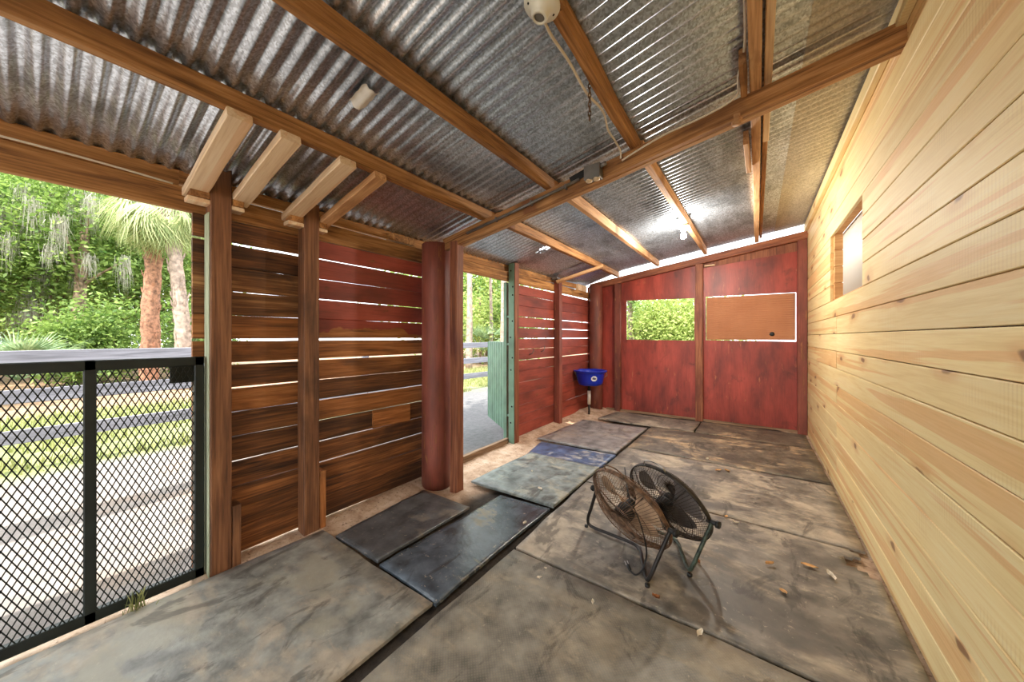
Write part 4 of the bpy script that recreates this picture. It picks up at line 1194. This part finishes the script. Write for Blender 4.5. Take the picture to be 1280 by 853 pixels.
def palm(p, h, tr, bark, label, lean, nfr, L, mat, droopy, name='palm_tree', top_tilt=(.1, 1.0), petiole=.6):
    root = empty(name, (p[0], p[1], -.1), label=label, cat='palm', group='palms beyond the fence')
    sp = smooth_path([(0, 0, 0), (lean[0] * .15, lean[1] * .15, h * .35), (lean[0] * .5, lean[1] * .5, h * .7), (lean[0], lean[1], h)], 8)
    if tr:
        vs, fs = tube_data(sp, [tr * (1.25 - .35 * i / len(sp)) for i in range(len(sp))], 12)
        vs = [v + Vector((nz(v.x * 9, v.z * 9, 1), nz(v.y * 9, v.z * 9, 1, 5), 0)) * .05 for v in vs]
        t = link('trunk', mesh('trunk', vs, fs, True), bark, root)
        a = Acc()
        for i in range(70):     # old leaf bases
            u = R.uniform(.05, .98); c = sp[int(u * (len(sp) - 1))]; an = R.uniform(0, 2 * PI)
            d = Vector((math.cos(an), math.sin(an), 0))
            a.add(tube_data([c + d * tr * .85, c + d * tr * 1.2 + Vector((0, 0, .10)), c + d * tr * 1.35 + Vector((0, 0, .22))], [.03, .025, .008], 4))
        link('leaf_bases', a.me('leaf_bases', False), bark, t)['kind'] = 'stuff'
    top = sp[-1] if tr else Vector((0, 0, h))
    V = fan_frond(L=L, droop=droopy, petiole=petiole)
    proto = None
    for i in range(nfr):
        if proto is None:
            o = quads('frond', V, mat, root, RN.random(len(V) // 4)); proto = o
        else:
            o = proto.copy(); COL.objects.link(o); o.parent = root
        az = i * 2.39996 + R.uniform(-.2, .2)
        el = R.uniform(*top_tilt)
        o.location = top
        o.rotation_euler = (R.uniform(-.3, .3), -el, az)
        s = R.uniform(.8, 1.15); o.scale = (s, s, s)
    return root

# ------------------------------------------------------------------ board fence
fx = -6.2
fe = empty('board_fence', (fx, 3, -.09), label='grey three-board fence across the yard beyond the openings', cat='fence')
yy = -6.02
while yy < 11:
    beam('fence_post', (fx, yy, -.12), (fx, yy, 1.20), .11, .11, 'fencewood', fe, up=(1, 0, 0), n=2, jit=.003)
    for z in (0.28, 0.69, 1.10):
        beam('rail', (fx + .07, yy + .01, z + R.uniform(-.012, .012)), (fx + .07, yy + 2.43, z + R.uniform(-.012, .012)), .14, .03, 'fencewood', fe, up=(1, 0, 0), n=3, jit=.003)
    yy += 2.44

# ------------------------------------------------------------------ trees, palms, bushes
palm(at_depth(187, 9.6), 5.35, .165, 'bark_red', 'cabbage palm with reddish brown trunk left of the brown post', (.1, .15), 30, .95, 'frond', .5, top_tilt=(-1.3, -.1))
palm(at_depth(231, 9.2), 5.0, .14, 'bark_pale', 'leaning cabbage palm with pale grey trunk beside the reddish palm', (-.42, -.3), 28, .9, 'frond', .5, top_tilt=(-1.3, -.1))
palm(at_depth(22, 7.6), .45, 0, 'bark', 'low palmetto fanning out above the mesh gate', (0, 0), 12, .75, 'frond_dark', .15, name='palmetto', top_tilt=(.25, 1.1), petiole=.7)
palm(at_depth(232, 11.5), .35, 0, 'bark', 'low palmetto behind the leaning palm trunk', (0, 0), 10, .75, 'frond_dark', .15, name='palmetto', top_tilt=(.25, 1.2), petiole=.8)
palm(at_depth(604, 16), .8, 0, 'bark', 'palmetto between the pine trunks seen through the doorway', (0, 0), 12, .9, 'frond_dark', .2, name='palmetto', top_tilt=(.1, 1.2), petiole=.9)
T_ = 'trees and bushes beyond the fence'
def tt(px, dep, h, r, crown, ncl, per, ls, lm, bk, lb, **kw):
    return tree(at_depth(px, dep), h, r, crown, ncl, per, ls, lm, bk, lb, T_, **kw)
tt(-30, 10.5, 6.5, .16, (1.8, 1.8, 2.9, 4.2), 90, 110, .14, 'leaf', 'bark', 'mossy oak at the far left edge of the opening', moss=22)
tt(45, 11.5, 6.5, .13, (1.7, 1.7, 3.0, 4.3), 90, 110, .14, 'leaf', 'bark', 'mossy tree standing behind the low palmetto', moss=22)
tt(95, 11, 7.0, .17, (1.5, 1.5, 2.4, 5.2), 70, 110, .14, 'leaf', 'bark', 'tree with a dark trunk in the middle of the gate opening', moss=14, lean=(.3, .2))
tt(130, 10.2, 1.9, .05, (1.2, 1.0, 1.1, 1.3), 60, 130, .12, 'leaf', 'bark', 'rounded green bush left of the reddish palm', name='leafy_bush')
tt(88, 9.9, 1.5, .04, (1.0, .9, .8, 1.0), 46, 120, .11, 'leaf', 'bark', 'low green bush right of the palmetto', name='leafy_bush')
tt(150, 13.5, 7.0, .12, (1.9, 1.9, 3.2, 4.6), 90, 110, .16, 'leaf_yellow', 'bark', 'yellow-green tree behind the reddish palm')
tt(70, 15, 8.5, .14, (2.6, 2.6, 3.8, 5.2), 120, 110, .2, 'leaf_yellow', 'bark', 'wide yellow-green tree far behind the gate')
tt(10, 15.5, 8.5, .16, (2.6, 2.6, 4.0, 5.0), 120, 110, .2, 'leaf_dark', 'bark', 'dark green tree far behind the palmetto')
tt(215, 14, 7.0, .12, (1.9, 1.9, 3.2, 4.4), 90, 110, .17, 'leaf', 'bark', 'green tree behind the two cabbage palms')
tt(250, 12, 2.2, .05, (1.0, 1.0, 1.3, 1.5), 50, 110, .13, 'leaf', 'bark', 'bush peeking out beside the brown post', name='leafy_bush')
tt(120, 20, 11, .2, (3.5, 3.5, 5.2, 6.0), 120, 110, .28, 'leaf_yellow', 'bark', 'tall far tree between the oak and the palms')
tt(185, 21, 11, .2, (3.5, 3.5, 5.2, 6.0), 120, 110, .28, 'leaf_dark', 'bark', 'tall dark far tree behind the palms')
tt(30, 22, 11, .2, (3.8, 3.8, 5.4, 6.2), 120, 110, .3, 'leaf', 'bark', 'tall green far tree at the left of the gate opening')
tt(-60, 14, 8.5, .2, (2.6, 2.6, 4.0, 5.0), 90, 110, .22, 'leaf', 'bark', 'big tree cut off by the left picture edge')
for (x, y, lm, lb) in ((-13.5, -5.5, 'leaf', 'green tree along the fence just beyond the left picture edge'), (-16.5, -9.5, 'leaf_dark', 'dark tree farther along the fence beyond the left picture edge'), (-12.0, -11.5, 'leaf_yellow', 'yellow-green tree past the end of the fence at the left'), (-20.0, -4.0, 'leaf', 'tall tree deep in the woods beyond the left picture edge')):
    tree((x, y), 8.0, .18, (2.6, 2.6, 4.0, 4.8), 80, 90, .22, lm, 'bark', lb, T_)
tree((-4.4, -3.6), 7.0, .28, (1.5, 2.2, 0.9, 7.2), 80, 90, .17, 'leaf', 'bark', 'unseen oak added to shade the ground by the doorway', T_, lean=(1.2, 3.2), low=.7)  # added tree, out of view; its crown shades the doorway ground
# doorway view
for px, dep, r, h, lb in ((586, 15, .14, 9, 'straight pine trunk at the left of the doorway view'), (629, 13.5, .15, 9, 'pale pine trunk at the right of the doorway view'), (613, 17, .10, 7, 'thin pine trunk in the middle of the doorway view')):
    tree(at_depth(px, dep), h, r, (1.5, 1.5, 1.2, h), 26, 60, .2, 'leaf_dark', 'bark_pale', lb, T_, name='pine_tree', low=.8)
tt(600, 18, 3.5, .08, (1.6, 1.6, 1.6, 2.0), 60, 90, .16, 'leaf_yellow', 'bark', 'yellow-green bush behind the pines in the doorway view', name='leafy_bush')
tt(640, 19, 3.5, .08, (1.8, 1.8, 1.7, 2.0), 60, 90, .17, 'leaf', 'bark', 'green bush behind the right pine of the doorway view', name='leafy_bush')
tt(575, 21, 4.5, .1, (2.2, 2.2, 2.0, 2.5), 60, 90, .2, 'leaf', 'bark', 'green bush behind the left pine of the doorway view', name='leafy_bush')
tt(610, 26, 8, .2, (4.2, 4.2, 3.6, 4.4), 90, 90, .3, 'leaf_yellow', 'bark', 'wide far tree closing the doorway view')
tt(560, 25, 8, .2, (4.2, 4.2, 3.6, 4.4), 90, 90, .3, 'leaf', 'bark', 'far tree left of the doorway view')
# back window view
tt(838, 10.5, 2.3, .06, (1.5, 1.1, 1.15, 1.65), 110, 140, .10, 'leaf_yellow', 'bark', 'bright green bush filling the open back window', name='leafy_bush')
tt(868, 12.5, 2.4, .06, (1.3, 1.1, 1.2, 1.75), 80, 120, .11, 'leaf', 'bark', 'darker bush at the right of the back window view', name='leafy_bush')
tree(at_depth(789, 10.5), 2.9, .11, (.7, .7, .4, 2.6), 14, 60, .1, 'leaf', 'bark_pale', 'pale grey trunk at the left edge of the back window', T_, name='leafy_tree', low=.7)
tt(800, 14, 2.6, .07, (1.6, 1.2, 1.3, 1.9), 80, 110, .13, 'leaf', 'bark', 'bush behind the pale trunk in the back window', name='leafy_bush')
# grass strip beyond the fence
N = 26000
g = np.zeros((N, 3)); g[:, 0] = -6.0 - 4.2 * RN.random(N) ** 1.2; g[:, 1] = -4 + 20 * RN.random(N); g[:, 2] = -.09
keep = np.array([nz(a, b, .8, 2) > -.25 for a, b, _ in g]); g = g[keep]; N = len(g)
an = RN.random(N) * 2 * PI; hgt = .05 + .10 * RN.random(N)
d = np.stack([np.cos(an), np.sin(an), np.zeros(N)], 1) * .009
ln = RN.normal(size=(N, 3)) * .03; ln[:, 2] = hgt
V = np.stack([g - d, g + d, g + ln + d * .15, g + ln - d * .15], 1).reshape(-1, 3)
tag(quads('grass', V, 'grass', None, RN.random(N)), 'sunlit grass growing around the board fence', 'grass', kind='stuff')
# grass tuft at the gate
tf = empty('grass_tuft', (on_floor(170, 768).x - .01, on_floor(170, 768).y, -.02), label='small green grass tuft growing under the mesh gate', cat='grass')
V = []
for i in range(26):
    a_ = R.uniform(0, 2 * PI); b_ = Vector((R.gauss(0, .012), R.gauss(0, .02), 0)); t_ = b_ + Vector((R.gauss(0, .03), R.gauss(0.0, .03), R.uniform(.05, .14)))
    s_ = Vector((math.cos(a_), math.sin(a_), 0)) * .003
    m_ = b_.lerp(t_, .6) + Vector((0, 0, .02))
    V += [b_ - s_, b_ + s_, m_ + s_, m_ - s_, m_ - s_, m_ + s_, t_ + s_ * .1, t_ - s_ * .1]
quads('blades', np.array([tuple(v) for v in V]), 'grass', tf, RN.random(len(V) // 4))
